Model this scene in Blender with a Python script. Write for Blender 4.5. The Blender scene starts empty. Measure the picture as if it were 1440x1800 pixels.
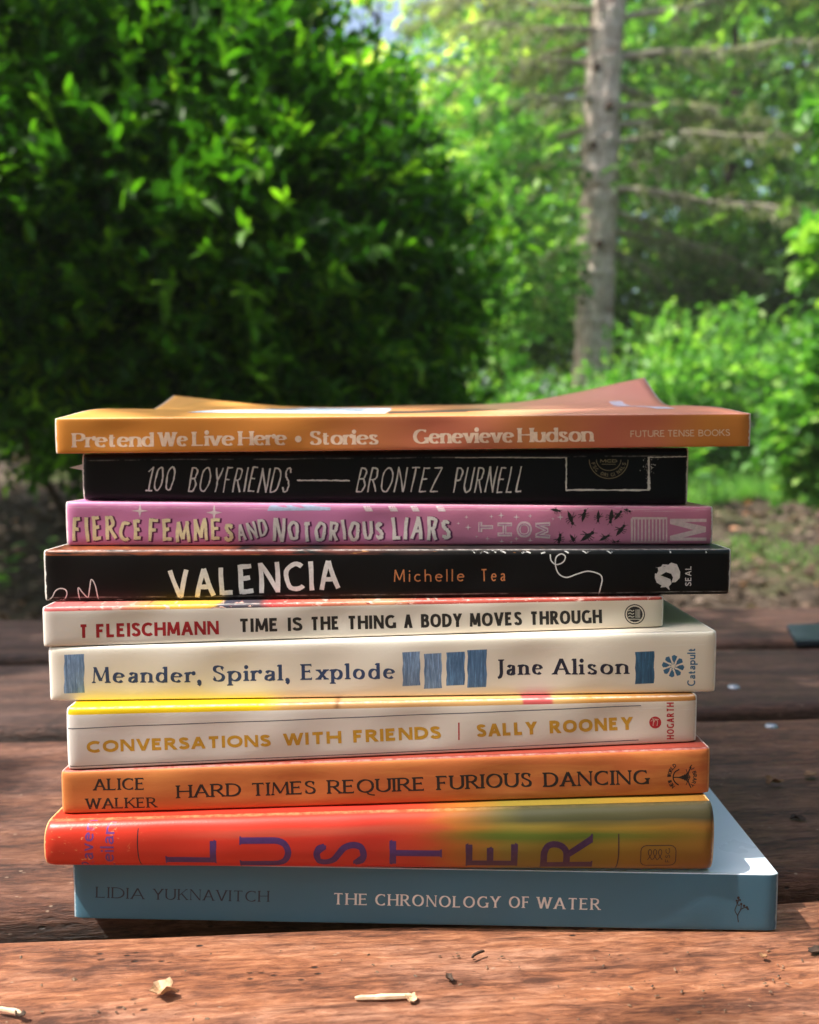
import bpy, math, random
import numpy as np
from mathutils import Vector

random.seed(7)
RNG = np.random.default_rng(11)
sc = bpy.context.scene
COL = sc.collection
rad = math.radians

# ------------------------------------------------------------------ camera
FPX, HOR, CAM_H = 1450.0, 785.0, 0.1510       # focal length in photo pixels, horizon row, height above the table top
PITCH = math.atan((900.0 - HOR) / FPX)
cam_d = bpy.data.cameras.new('camera')
cam = bpy.data.objects.new('camera', cam_d)
COL.objects.link(cam)
cam.location = (0, 0, CAM_H)
cam.rotation_euler = (rad(90) - PITCH, 0, 0)
cam_d.sensor_fit = 'AUTO'
cam_d.sensor_width = 36
cam_d.lens = FPX / 1800 * 36
cam_d.clip_start = 0.02
cam_d.clip_end = 500
cam_d.dof.use_dof = True
cam_d.dof.focus_distance = 0.258
cam_d.dof.aperture_fstop = 11.5
sc.camera = cam

# ------------------------------------------------------------------ world, sun, exposure
SUN = Vector((0.53, 0.055, -0.84)).normalized()        # the way the light travels
world = bpy.data.worlds.new('World')
sc.world = world
world.use_nodes = True
wn = world.node_tree.nodes
sky = wn.new('ShaderNodeTexSky')
sky.sky_type = 'NISHITA'
sky.sun_disc = False
sky.sun_elevation = math.asin(-SUN.z)
sky.sun_rotation = math.atan2(-SUN.x, -SUN.y)
sky.air_density = 1.0
sky.dust_density = 4.0
sky.ozone_density = 0.6
world.node_tree.links.new(sky.outputs[0], wn['Background'].inputs[0])
wn['Background'].inputs[1].default_value = 0.15
sun_d = bpy.data.lights.new('sun', 'SUN')
sun = bpy.data.objects.new('sun', sun_d)
COL.objects.link(sun)
sun.rotation_euler = SUN.to_track_quat('-Z', 'Y').to_euler()
sun_d.energy = 4.2
sun_d.angle = rad(0.55)
sun_d.color = (1.0, 0.93, 0.83)
sc.view_settings.view_transform = 'Standard'
sc.view_settings.look = 'None'
sc.view_settings.exposure = 1.05
sc.view_settings.gamma = 1

# ------------------------------------------------------------------ helpers
CP, SP = math.cos(PITCH), math.sin(PITCH)

def ray(px, py):
    a, b = (px - 720) / FPX, (900 - py) / FPX
    return Vector((a, CP + b * SP, -SP + b * CP))

def at(px, py, y):
    """the point of the place seen at photo pixel px, py and y metres ahead"""
    d = ray(px, py)
    return Vector((0, 0, CAM_H)) + d * (y / d.y)

def on_table(px, py):
    d = ray(px, py)
    return Vector((0, 0, CAM_H)) + d * (-CAM_H / d.z)

def tag(o, label=None, cat=None, group=None, kind=None):
    if label: o['label'] = label
    if cat: o['category'] = cat
    if group: o['group'] = group
    if kind: o['kind'] = kind
    return o

def empty(name, loc=(0, 0, 0), rz=0.0):
    o = bpy.data.objects.new(name, None)
    o.empty_display_size = 0.02
    COL.objects.link(o)
    o.location = loc
    o.rotation_euler = (0, 0, rz)
    return o

def mesh(name, verts, faces, mat, parent=None, uvs=None, smooth=False, mat_ids=None):
    me = bpy.data.meshes.new(name)
    me.from_pydata([tuple(v) for v in verts], [], faces)
    for m in (mat if isinstance(mat, (list, tuple)) else [mat]):
        me.materials.append(m)
    if uvs is not None:
        ul = me.uv_layers.new(name='UVMap')
        for l in me.loops:
            ul.data[l.index].uv = uvs[l.vertex_index]
    if smooth:
        me.polygons.foreach_set('use_smooth', [True] * len(me.polygons))
    if mat_ids is not None:
        me.polygons.foreach_set('material_index', mat_ids)
    me.update()
    o = bpy.data.objects.new(name, me)
    COL.objects.link(o)
    if parent: o.parent = parent
    return o

def fast_mesh(name, V, F, mat, parent=None, tint=None, smooth=False):
    """V (n,3) array, F (m,k) array of equal-sized faces, tint (m,) per face"""
    me = bpy.data.meshes.new(name)
    n, (m, k) = len(V), F.shape
    me.vertices.add(n)
    me.vertices.foreach_set('co', V.astype(np.float32).ravel())
    me.loops.add(m * k)
    me.loops.foreach_set('vertex_index', F.astype(np.int32).ravel())
    me.polygons.add(m)
    me.polygons.foreach_set('loop_start', np.arange(0, m * k, k, dtype=np.int32))
    me.polygons.foreach_set('loop_total', np.full(m, k, dtype=np.int32))
    if smooth:
        me.polygons.foreach_set('use_smooth', np.ones(m, dtype=bool))
    me.update(calc_edges=True)
    if tint is not None:
        at_ = me.attributes.new('tint', 'FLOAT', 'FACE')
        at_.data.foreach_set('value', tint.astype(np.float32))
    me.materials.append(mat)
    o = bpy.data.objects.new(name, me)
    COL.objects.link(o)
    if parent: o.parent = parent
    return o

# ------------------------------------------------------------------ material helpers
class NT:
    def __init__(self, name):
        self.m = bpy.data.materials.new(name)
        self.m.use_nodes = True
        self.t = self.m.node_tree
        self.b = self.t.nodes['Principled BSDF']
        self.out = self.t.nodes['Material Output']
    def n(self, kind, **kw):
        nd = self.t.nodes.new('ShaderNode' + kind)
        for k, v in kw.items():
            if k.startswith('i_'):
                key = k[2:].replace('_', ' ')
                nd.inputs[int(key) if key.isdigit() else key].default_value = v
            else:
                setattr(nd, k, v)
        return nd
    def l(self, a, b):
        self.t.links.new(a, b)
    def ramp(self, fac, stops, interp='LINEAR'):
        r = self.n('ValToRGB')
        r.color_ramp.interpolation = interp
        e = r.color_ramp.elements
        while len(e) > 1: e.remove(e[-1])
        e[0].position, e[0].color = stops[0][0], rgba(stops[0][1])
        for p, c in stops[1:]:
            q = e.new(p); q.color = rgba(c)
        self.l(fac, r.inputs[0])
        return r.outputs[0]
    def mix(self, fac, a, b, mode='MIX'):
        x = self.n('Mix', data_type='RGBA', blend_type=mode)
        for v, i in ((fac, 0), (a, 6), (b, 7)):
            if hasattr(v, 'is_linked') or hasattr(v, 'links'): self.l(v, x.inputs[i])
            else: x.inputs[i].default_value = v if i == 0 else rgba(v)
        return x.outputs[2]
    def math(self, op, a, b=0.0):
        x = self.n('Math', operation=op)
        for v, i in ((a, 0), (b, 1)):
            if hasattr(v, 'links'): self.l(v, x.inputs[i])
            else: x.inputs[i].default_value = v
        return x.outputs[0]
    def noise(self, vec, scale, detail=4, rough=.55, dist=0.0):
        x = self.n('TexNoise')
        x.inputs['Scale'].default_value = scale
        x.inputs['Detail'].default_value = detail
        x.inputs['Roughness'].default_value = rough
        x.inputs['Distortion'].default_value = dist
        if vec is not None: self.l(vec, x.inputs['Vector'])
        return x.outputs[0]
    def mapping(self, vec, scale=(1, 1, 1), loc=(0, 0, 0)):
        x = self.n('Mapping')
        x.inputs['Scale'].default_value = scale
        x.inputs['Location'].default_value = loc
        self.l(vec, x.inputs['Vector'])
        return x.outputs[0]
    def bump(self, h, strength=.3, dist=.001):
        x = self.n('Bump')
        x.inputs['Strength'].default_value = strength
        x.inputs['Distance'].default_value = dist
        self.l(h, x.inputs['Height'])
        self.l(x.outputs[0], self.b.inputs['Normal'])

def rgba(c):
    if isinstance(c, str): return tuple(lin(int(c[i:i + 2], 16) / 255) for i in (0, 2, 4)) + (1,)
    return tuple(c) + (1,) if len(c) == 3 else tuple(c)

def lin(x):
    return x / 12.92 if x <= .04045 else ((x + .055) / 1.055) ** 2.4

def plain(name, c, rough=.5, spec=.5, metal=0.0):
    m = NT(name)
    m.b.inputs['Base Color'].default_value = rgba(c)
    m.b.inputs['Roughness'].default_value = rough
    m.b.inputs['Specular IOR Level'].default_value = spec
    m.b.inputs['Metallic'].default_value = metal
    return m.m

def board(name, stops, rough=.42, spec=.3, axis=0, warp=.0, blotch=None, wear=(0.75, .72, .68), wear_amt=1.0, grain=.06, coat=0.0, interp='LINEAR', creases=(), scuff=False):
    """printed book board: colour ramp along the book, faint print grain, rubbed pale edges"""
    m = NT(name)
    uv = m.n('UVMap').outputs[0]
    obj = m.n('TexCoord').outputs['Object']
    s = m.n('SeparateXYZ'); m.l(uv, s.inputs[0])
    f = s.outputs[axis]
    if warp:
        nz = m.noise(m.mapping(uv, (5, 1.3, 1)), 1.6, 3)
        f = m.math('ADD', f, m.math('MULTIPLY', m.math('SUBTRACT', nz, .5), warp))
    col = m.ramp(f, stops, interp)
    for b in (blotch or []):
        c, scale, lo, hi = b[:4]
        loc = b[4] if len(b) > 4 else (0, 0, 0)
        nz = m.noise(m.mapping(uv, scale, loc), 1.0, 5, .6, .6)
        k = m.ramp(nz, [(lo, (0, 0, 0)), (hi, (1, 1, 1))])
        col = m.mix(k, col, c)
    g = m.noise(obj, 900, 2)
    col = m.mix(m.math('MULTIPLY', g, grain), col, (0.5, 0.5, 0.5), 'OVERLAY')
    # rubbed edges: pale paper fibre along the two ends and the joints
    e1 = m.math('ABSOLUTE', m.math('SUBTRACT', s.outputs[0], .5))
    n1 = m.noise(obj, 420, 4, .7)
    a = m.math('ADD', m.math('MULTIPLY', m.math('SUBTRACT', e1, .4965), 160), m.math('SUBTRACT', n1, .62))
    k1 = m.ramp(a, [(.0, (0, 0, 0)), (.12, (1, 1, 1))])
    n2 = m.noise(obj, 130, 5, .75)
    k2 = m.ramp(n2, [(.72, (0, 0, 0)), (.76, (.5, .5, .5))])
    e2 = m.math('ABSOLUTE', m.math('SUBTRACT', s.outputs[1], .5))
    k3 = m.ramp(e2, [(.36, (0, 0, 0)), (.46, (1, 1, 1))])
    k = m.math('MAXIMUM', k1, m.math('MULTIPLY', k2, k3))
    k6 = m.math('MULTIPLY', m.ramp(e2, [(.484, (0, 0, 0)), (.495, (.5, .5, .5))]), m.ramp(n1, [(.4, (.2, .2, .2)), (.6, (1, 1, 1))]))
    k = m.math('MAXIMUM', k, k6)
    if scuff:
        k5 = m.math('MULTIPLY', m.ramp(m.noise(m.mapping(obj, (260, 260, 420)), 1.0, 6, .75), [(.60, (0, 0, 0)), (.66, (.8, .8, .8))]), m.ramp(s.outputs[0], [(.10, (1, 1, 1)), (.17, (0, 0, 0))]))
        k = m.math('MAXIMUM', k, k5)
    col = m.mix(m.math('MULTIPLY', k, wear_amt), col, wear)
    for i, c0 in enumerate(creases):
        w = m.noise(m.mapping(uv, (7, .5, 1), (i * 3.3, c0, 0)), 1.0, 4, .6)
        d = m.math('ABSOLUTE', m.math('SUBTRACT', m.math('ADD', s.outputs[1], m.math('MULTIPLY', m.math('SUBTRACT', w, .5), .05)), c0))
        on = m.ramp(m.noise(m.mapping(uv, (14, 1, 1), (c0 * 9, i, 0)), 1.0, 5, .7), [(.44, (0, 0, 0)), (.58, (.28, .28, .28))])
        col = m.mix(m.math('MULTIPLY', m.ramp(d, [(.004, (1, 1, 1)), (.016, (0, 0, 0))]), on), col, wear)
    m.l(col, m.b.inputs['Base Color'])
    r = m.noise(obj, 60, 4)
    m.l(m.math('ADD', m.math('MULTIPLY', r, .22), rough - .11), m.b.inputs['Roughness'])
    m.b.inputs['Specular IOR Level'].default_value = spec
    m.b.inputs['Coat Weight'].default_value = coat
    m.b.inputs['Coat Roughness'].default_value = .25
    h = m.math('ADD', m.noise(obj, 1400, 2), m.math('MULTIPLY', m.noise(obj, 30, 3), 5.0))
    m.bump(h, .07, .0004)
    return m.m
# ------------------------------------------------------------------ lettering: pen-stroke glyphs, cap height 1
# stroke = path|ends ; path = "x,y x,y @cx,cy,rx,ry,a0,a1" ; a leading ~ makes it a smooth curve
# ends (start, finish): s serif, l left half serif, r right half serif, v arm tick, n none ; third letter t forces a thin stroke
GL = {
'A': (.72, ["0,0 .36,1|sn", ".36,1 .72,0|ns", ".13,.34 .59,.34|nnt"]),
'B': (.54, ["0,0 0,1|ss", "0,1 .25,1 @.25,.77,.23,.23,90,-90 0,.54|nn", "0,.54 .27,.54 @.27,.27,.27,.27,90,-90 0,0|nn"]),
'C': (.70, ["@.42,.5,.42,.5,48,312|vv"]),
'D': (.68, ["0,0 0,1|ss", "0,1 .22,1 @.22,.5,.46,.5,90,-90 0,0|nn"]),
'E': (.50, ["0,0 0,1|ss", "0,1 .48,1|nv", "0,.53 .4,.53|nv", "0,0 .5,0|nv"]),
'F': (.47, ["0,0 0,1|ss", "0,1 .47,1|nv", "0,.5 .38,.5|nv"]),
'G': (.74, ["@.42,.5,.42,.5,50,325|vn", ".74,.02 .74,.44|ns"]),
'H': (.68, ["0,0 0,1|ss", ".68,0 .68,1|ss", "0,.52 .68,.52|nnt"]),
'I': (.02, ["0,0 0,1|ss"]),
'J': (.28, ["~.28,1 .28,.5 .28,.12 .2,-.08 .04,-.16|sn"]),
'K': (.62, ["0,0 0,1|ss", ".58,1 .04,.42|snt", ".2,.6 .64,0|ns"]),
'L': (.48, ["0,0 0,1|ss", "0,0 .48,0|nv"]),
'M': (.82, ["0,0 .06,1|snt", ".06,1 .41,.12|nn", ".41,.12 .76,1|nnt", ".76,1 .82,0|ns"]),
'N': (.70, ["0,0 0,1|sst", "0,1 .7,0|nn", ".7,0 .7,1|nst"]),
'O': (.80, ["@.4,.5,.4,.5,0,360|nn"]),
'P': (.52, ["0,0 0,1|ss", "0,1 .26,1 @.26,.74,.26,.26,90,-90 0,.48|nn"]),
'Q': (.80, ["@.4,.5,.4,.5,0,360|nn", "~.42,.06 .6,-.12 .9,-.2|nn"]),
'R': (.60, ["0,0 0,1|ss", "0,1 .25,1 @.25,.75,.25,.25,90,-90 0,.5|nn", ".24,.5 .62,0|ns"]),
'S': (.48, ["~.45,.8 .38,.95 .24,1 .08,.94 .03,.78 .1,.64 .26,.53 .42,.41 .48,.24 .4,.06 .23,0 .08,.05 0,.22|vv"]),
'T': (.62, [".31,0 .31,1|sn", "0,1 .62,1|vv"]),
'U': (.66, ["0,1 0,.34 @.33,.34,.33,.34,180,360 .66,.34 .66,1|ss"]),
'V': (.70, ["0,1 .35,0|sn", ".35,0 .7,1|ns"]),
'W': (1.0, ["0,1 .26,0|sn", ".26,0 .5,1|nn", ".5,1 .74,0|nn", ".74,0 1,1|ns"]),
'X': (.66, ["0,1 .66,0|ss", "0,0 .66,1|ss"]),
'Y': (.64, ["0,1 .32,.46|sn", ".64,1 .32,.46|sn", ".32,.46 .32,0|ns"]),
'Z': (.58, ["0,1 .58,1|vn", ".58,1 0,0|nn", "0,0 .58,0|nv"]),
'a': (.42, ["~.05,.5 .13,.61 .26,.64 .37,.57 .39,.42 .39,.12 .46,0|nn", "~.39,.37 .2,.33 .05,.25 .03,.11 .13,0 .28,.04 .39,.16|nn"]),
'c': (.44, ["@.26,.32,.26,.32,50,318|vn"]),
'd': (.49, ["@.25,.32,.25,.32,30,330|nn", ".49,0 .49,1|nl"]),
'e': (.50, ["@.26,.32,.26,.32,8,318|nn", ".01,.36 .51,.36|nnt"]),
'h': (.46, ["0,0 0,1|sl", "0,.36 @.23,.41,.23,.23,170,0 .46,0|ns"]),
'i': (.02, ["0,0 0,.64|sl", "*0,.87"]),
'l': (.02, ["0,0 0,1|sl"]),
'm': (.80, ["0,0 0,.64|sl", "0,.36 @.2,.42,.2,.22,170,0 .4,0|ns", ".4,.36 @.6,.42,.2,.22,170,0 .8,0|ns"]),
'n': (.46, ["0,0 0,.64|sl", "0,.36 @.23,.41,.23,.23,170,0 .46,0|ns"]),
'o': (.52, ["@.26,.32,.26,.32,0,360|nn"]),
'p': (.50, ["0,-.27 0,.64|sl", "@.25,.32,.25,.32,150,-150|nn"]),
'r': (.30, ["0,0 0,.64|sl", "0,.34 @.22,.4,.22,.24,170,65|nd"]),
's': (.36, ["~.34,.5 .27,.61 .17,.64 .06,.59 .04,.48 .12,.38 .24,.29 .35,.19 .32,.05 .18,0 .06,.03 0,.15|nn"]),
't': (.30, ["~.1,.82 .1,.5 .1,.16 .17,.02 .31,.06|nn", "-.04,.62 .3,.62|nnt"]),
'u': (.46, ["0,.64 0,.24 @.22,.24,.22,.24,180,350|ln", ".46,0 .46,.64|nl"]),
'v': (.48, ["0,.64 .24,0|sn", ".24,0 .48,.64|ns"]),
'x': (.46, ["0,.64 .46,0|ss", "0,0 .46,.64|ss"]),
'1': (.22, ["~0,.8 .2,1|nn", ".2,1 .2,0|nn", "-.02,0 .42,0|nn"]),
'0': (.42, ["@.21,.5,.21,.5,0,360|nn"]),
',': (.04, ["*0,.03", "~.03,.03 .04,-.08 -.04,-.2|nn"]),
'.': (.04, ["*0,.05"]),
'*': (.10, ["*.05,.33"]),
}
GLYPH_CACHE = {}

def parse(path):
    curve = path.startswith('~')
    pts = []
    for tk in path.lstrip('~').split():
        if tk[0] == '@':
            cx, cy, rx, ry, a0, a1 = map(float, tk[1:].split(','))
            k = max(5, int(abs(a1 - a0) / 15))
            for i in range(k + 1):
                a = rad(a0 + (a1 - a0) * i / k)
                pts.append((cx + rx * math.cos(a), cy + ry * math.sin(a)))
        else:
            pts.append(tuple(map(float, tk.split(','))))
    if curve: pts = smooth_line(pts)
    out = [pts[0]]
    for p in pts[1:]:
        if abs(p[0] - out[-1][0]) + abs(p[1] - out[-1][1]) > 1e-4: out.append(p)
    return out

def smooth_line(p, k=5):
    if len(p) < 3:
        return p
    q = [(2 * p[0][0] - p[1][0], 2 * p[0][1] - p[1][1])] + list(p) + [(2 * p[-1][0] - p[-2][0], 2 * p[-1][1] - p[-2][1])]
    out = []
    for i in range(1, len(q) - 2):
        for j in range(k):
            t = j / k
            out.append(tuple(.5 * (2 * q[i][a] + (q[i + 1][a] - q[i - 1][a]) * t +
                       (2 * q[i - 1][a] - 5 * q[i][a] + 4 * q[i + 1][a] - q[i + 2][a]) * t * t +
                       (3 * q[i][a] - q[i - 1][a] - 3 * q[i + 1][a] + q[i + 2][a]) * t ** 3) for a in (0, 1)))
    out.append(tuple(p[-1]))
    return out

class Ink:
    """flat printed shapes of one colour, in photo-pixel coordinates, laid onto a book's spine surface"""
    def __init__(self, lift=0):
        self.v, self.f, self.k, self.lift = [], [], 0, lift
    def poly(self, pts):
        b = len(self.v)
        for p in pts: self.v.append((p[0], p[1], self.lift + (self.k % 9)))
        self.f.append(tuple(range(b, b + len(pts))))
        self.k += 1
    def strip(self, L, R):
        b, n = len(self.v), len(L)
        for p in L + R: self.v.append((p[0], p[1], self.lift + (self.k % 9)))
        for i in range(n - 1): self.f.append((b + i, b + i + 1, b + n + i + 1, b + n + i))
        self.k += 1
    def line(self, pts, w, closed=False, wid=None, rough=0.0):
        n = len(pts)
        if closed and (abs(pts[0][0] - pts[-1][0]) + abs(pts[0][1] - pts[-1][1]) > 1e-6):
            pts = list(pts) + [pts[0]]; n += 1
        L, R = [], []
        for i in range(n):
            a, c = pts[max(i - 1, 0)], pts[min(i + 1, n - 1)]
            if closed and i in (0, n - 1): a, c = pts[n - 2], pts[1]
            dx, dy = c[0] - a[0], c[1] - a[1]
            ln = math.hypot(dx, dy) or 1
            nx, ny = -dy / ln, dx / ln
            hw = .5 * (wid(dx / ln, dy / ln) if wid else w) * (1 + rough * random.uniform(-1, 1))
            p = pts[i]
            L.append((p[0] + nx * hw, p[1] + ny * hw)); R.append((p[0] - nx * hw, p[1] - ny * hw))
        self.strip(L, R)
    def curve(self, pts, w, **kw): self.line(smooth_line(pts), w, **kw)
    def ring(self, cx, cy, rx, ry, w, a0=0, a1=360):
        k = 40
        self.line([(cx + rx * math.cos(rad(a0 + (a1 - a0) * i / k)), cy + ry * math.sin(rad(a0 + (a1 - a0) * i / k))) for i in range(k + 1)], w, closed=(a1 - a0 == 360))
    def disc(self, cx, cy, rx, ry=None):
        ry = ry or rx
        self.poly([(cx + rx * math.cos(rad(a)), cy + ry * math.sin(rad(a))) for a in range(0, 360, 20)])
    def word(self, text, p0, p1, cap, thick=.13, thin=None, serif=0.0, sh=None, nib=18, track=.2, slant=0.0,
             wob=0.0, jit=0.0, rot=0.0, space=.36, rough=0.0, scales=None, tick=None, off=(0, 0), grow=0.0, seed=1, xh=.64):
        """one line of lettering from p0 to p1 (baseline ends in photo pixels), cap px tall"""
        rg = random.Random(seed)
        thin = thick if thin is None else thin
        sh = sh or thin * .8
        tick = (serif * 1.9) if tick is None else tick
        gw = [GL[c][0] if c != ' ' else None for c in text]
        sf = [(scales[i] if scales else 1.0) for i in range(len(text))]
        ex, ey = p1[0] - p0[0], p1[1] - p0[1]
        W = math.hypot(ex, ey) / cap
        ex, ey = ex / (W * cap), ey / (W * cap)
        ux, uy = ey, -ex                       # up, on the page
        fixed = sum(track + thick * .8 if g is not None else space for g in gw) - track
        nat = sum(g * s for g, s in zip(gw, sf) if g is not None)
        h = max(.15, (W - fixed) / nat)
        def lift_y(y): return y * xh / .64 if y <= .64 else xh + (y - .64) * (1 - xh) / .36
        x = thick * .4
        for ci, ch in enumerate(text):
            if ch == ' ':
                x += space; continue
            s = sf[ci]
            jy, jr, js = rg.uniform(-jit, jit), rad(rg.uniform(-rot, rot)), 1 + rg.uniform(-jit, jit)
            def put(qx, qy):
                qx2, qy2 = qx - GL[ch][0] * h * s / 2, qy - s / 2
                qx, qy = qx2 * math.cos(jr) - qy2 * math.sin(jr), qx2 * math.sin(jr) + qy2 * math.cos(jr)
                qx, qy = qx + GL[ch][0] * h * s / 2, (qy + s / 2) * js + jy
                X = x + qx + slant * qy
                return (p0[0] + off[0] + cap * (ex * X + ux * qy), p0[1] + off[1] + cap * (ey * X + uy * qy))
            for st in GL[ch][1]:
                if st[0] == '*':
                    cx, cy = map(float, st[1:].split(','))
                    r = thick * .62 + grow * .5 + (.07 if ch == '*' else 0)
                    self.poly([put(cx * h + r * math.cos(rad(a)), (lift_y(cy) + (.04 if xh > .66 else 0)) * s + r * math.sin(rad(a))) for a in range(0, 360, 24)])
                    continue
                path, ends = st.split('|')
                pts = [(px * h * s, lift_y(py) * s if ch.islower() else py * s) for px, py in parse(path)]
                if wob:
                    if len(pts) == 2:
                        a, b = pts
                        pts = [(a[0] + (b[0] - a[0]) * i / 4, a[1] + (b[1] - a[1]) * i / 4) for i in range(5)]
                    ph = rg.uniform(0, 6)
                    pts = [(q[0] + wob * math.sin(ph + i * 1.1), q[1] + wob * .7 * math.sin(ph * 2 + i * .9)) for i, q in enumerate(pts)]
                force_thin = len(ends) > 2
                def wid(dx, dy):
                    if force_thin: return thin + grow
                    # broad pen held at an angle: down strokes thick, cross strokes thin
                    c = abs(dx * math.sin(rad(nib)) + dy * math.cos(rad(nib)))
                    return thin + (thick - thin) * min(1, c * 1.12) ** 1.3 + grow
                n = len(pts)
                closed = abs(pts[0][0] - pts[-1][0]) + abs(pts[0][1] - pts[-1][1]) < 1e-3
                # end caps: sans/ unserifed stems run square to their end points
                L, R = [], []
                for i in range(n):
                    a, c = pts[max(i - 1, 0)], pts[min(i + 1, n - 1)]
                    if closed and i in (0, n - 1): a, c = pts[n - 2], pts[1]
                    dx, dy = c[0] - a[0], c[1] - a[1]
                    ln = math.hypot(dx, dy) or 1
                    dx, dy = dx / ln, dy / ln
                    hw = wid(dx, dy) / 2 * (1 + rough * rg.uniform(-1, 1))
                    q = pts[i]
                    # horizontals at the very top / bottom grow inwards so that the cap height stays true
                    oy = 0.0
                    if n > 2:
                        hh = (xh if (ch.islower() and q[1] <= xh + .02) else s)
                        if -.02 <= q[1] <= hh + .02: oy = thin * .5 * (1 - 2 * q[1] / hh) * min(1, 1.2 * abs(dx))
                    elif abs(dx) > .96 and not wob:
                        if q[1] > .97 * s or (abs(q[1] - xh) < .04 and ch.islower()): oy = -hw
                        elif q[1] < .03: oy = hw
                    if abs(dy) > .35 and n == 2 and i in (0, 1) and abs(dx) > .1:     # diagonals end level
                        ext = hw / abs(dy)
                        L.append(put(q[0] - ext * (1 if dy > 0 else -1), q[1])); R.append(put(q[0] + ext * (1 if dy > 0 else -1), q[1]))
                        continue
                    e0 = 0.0
                    if grow and i == 0 and not closed: e0 = -grow * .5
                    if grow and i == n - 1 and not closed: e0 = grow * .5
                    L.append(put(q[0] - dy * hw + dx * e0, q[1] + dx * hw + oy + dy * e0)); R.append(put(q[0] + dy * hw + dx * e0, q[1] - dx * hw + oy + dy * e0))
                self.strip(L, R)
                if serif <= 0: continue
                for e, i, j in ((ends[0], 0, 1), (ends[1], n - 1, n - 2)):
                    q, r = pts[i], pts[j]
                    dx, dy = q[0] - r[0], q[1] - r[1]
                    ln = math.hypot(dx, dy) or 1
                    hw = wid(dx / ln, dy / ln) / 2
                    if e in 'slr':
                        d = 1 if dy < 0 else -1
                        xl = q[0] - hw - (serif if e in 'sl' else 0)
                        xr = q[0] + hw + (serif if e in 'sr' else 0)
                        y0 = q[1]
                        if e == 'l':
                            self.poly([put(q[0] + hw, y0), put(q[0] - hw, y0), put(xl, y0 - .06), put(xl, y0 - .06 - sh), put(q[0] - hw, y0 - .06 - sh * 1.3)])
                        else:
                            k = sh * .9
                            self.poly([put(xl, y0), put(xr, y0), put(xr, y0 + d * sh), put(q[0] + hw, y0 + d * (sh + k)), put(q[0] - hw, y0 + d * (sh + k)), put(xl, y0 + d * sh)])
                    elif e == 'v':
                        o = 1 if dx > 0 else -1
                        w2 = max(thin, .05) * .95
                        if q[1] > .7 * s: ya, yb = q[1] + .005, q[1] - tick
                        elif q[1] < .3 * s: ya, yb = q[1] - .005, q[1] + tick
                        else: ya, yb = q[1] + tick * .6, q[1] - tick * .6
                        if ch in 'CGS':
                            ya, yb = (q[1] + .1, q[1] - tick * .8) if q[1] > .5 * s else (q[1] - .1, q[1] + tick * .8)
                        self.poly([put(q[0] - o * w2 * 1.3, ya), put(q[0], ya), put(q[0] + o * w2 * .25, yb), put(q[0] - o * w2 * .35, yb)])
                    elif e == 'd':
                        r2 = thick * .62
                        self.poly([put(q[0] + r2 * .4 + r2 * math.cos(rad(a)), q[1] - r2 * .4 + r2 * math.sin(rad(a))) for a in range(0, 360, 30)])
            x += GL[ch][0] * h * s + track + thick * .8
# ------------------------------------------------------------------ the stack of books
# heights of the contact lines between books, from the table upwards: photo rows at the left and right ends of the upper book
BK = {   # left/right distance, left/right photo column
 10: (.2535, .2465, 128, 1368), 9: (.2480, .2455, 76, 1257), 8: (.2555, .2550, 107, 1249), 7: (.2565, .2610, 117, 1226),
 6: (.2640, .2640, 85, 1260), 5: (.2640, .2720, 74, 1167), 4: (.2740, .2735, 76, 1286), 3: (.2860, .2850, 115, 1254),
 2: (.2920, .2890, 144, 1211), 1: (.2890, .2850, 96, 1321)}
BOT = {9: (1531, 1540), 8: (1433, 1397), 7: (1355, 1305), 6: (1234, 1218), 5: (1139, 1103), 4: (1058, 1046), 3: (960, 958), 2: (880, 889), 1: (798, 785)}
CONTACT = {10: (0.0, 0.0), 0: None}

def line_z(k, rows):
    dl, dr, xl, xr = BK[k]
    a, b = at(xl, rows[0], dl), at(xr, rows[1], dr)
    s = (b.z - a.z) / (b.x - a.x)
    return (a.z - s * a.x, s)
for k_, rows_ in BOT.items(): CONTACT[k_] = line_z(k_, rows_)
CONTACT[0] = line_z(1, (735, 726))

TOPR = dict(BOT); TOPR[0] = (735, 726); TOPR[10] = (1611, 1643)
ROWS = {k_: ((TOPR[k_][0] + TOPR[k_ - 1][0]) / 2, (TOPR[k_][1] + TOPR[k_ - 1][1]) / 2) for k_ in BK}

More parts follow.
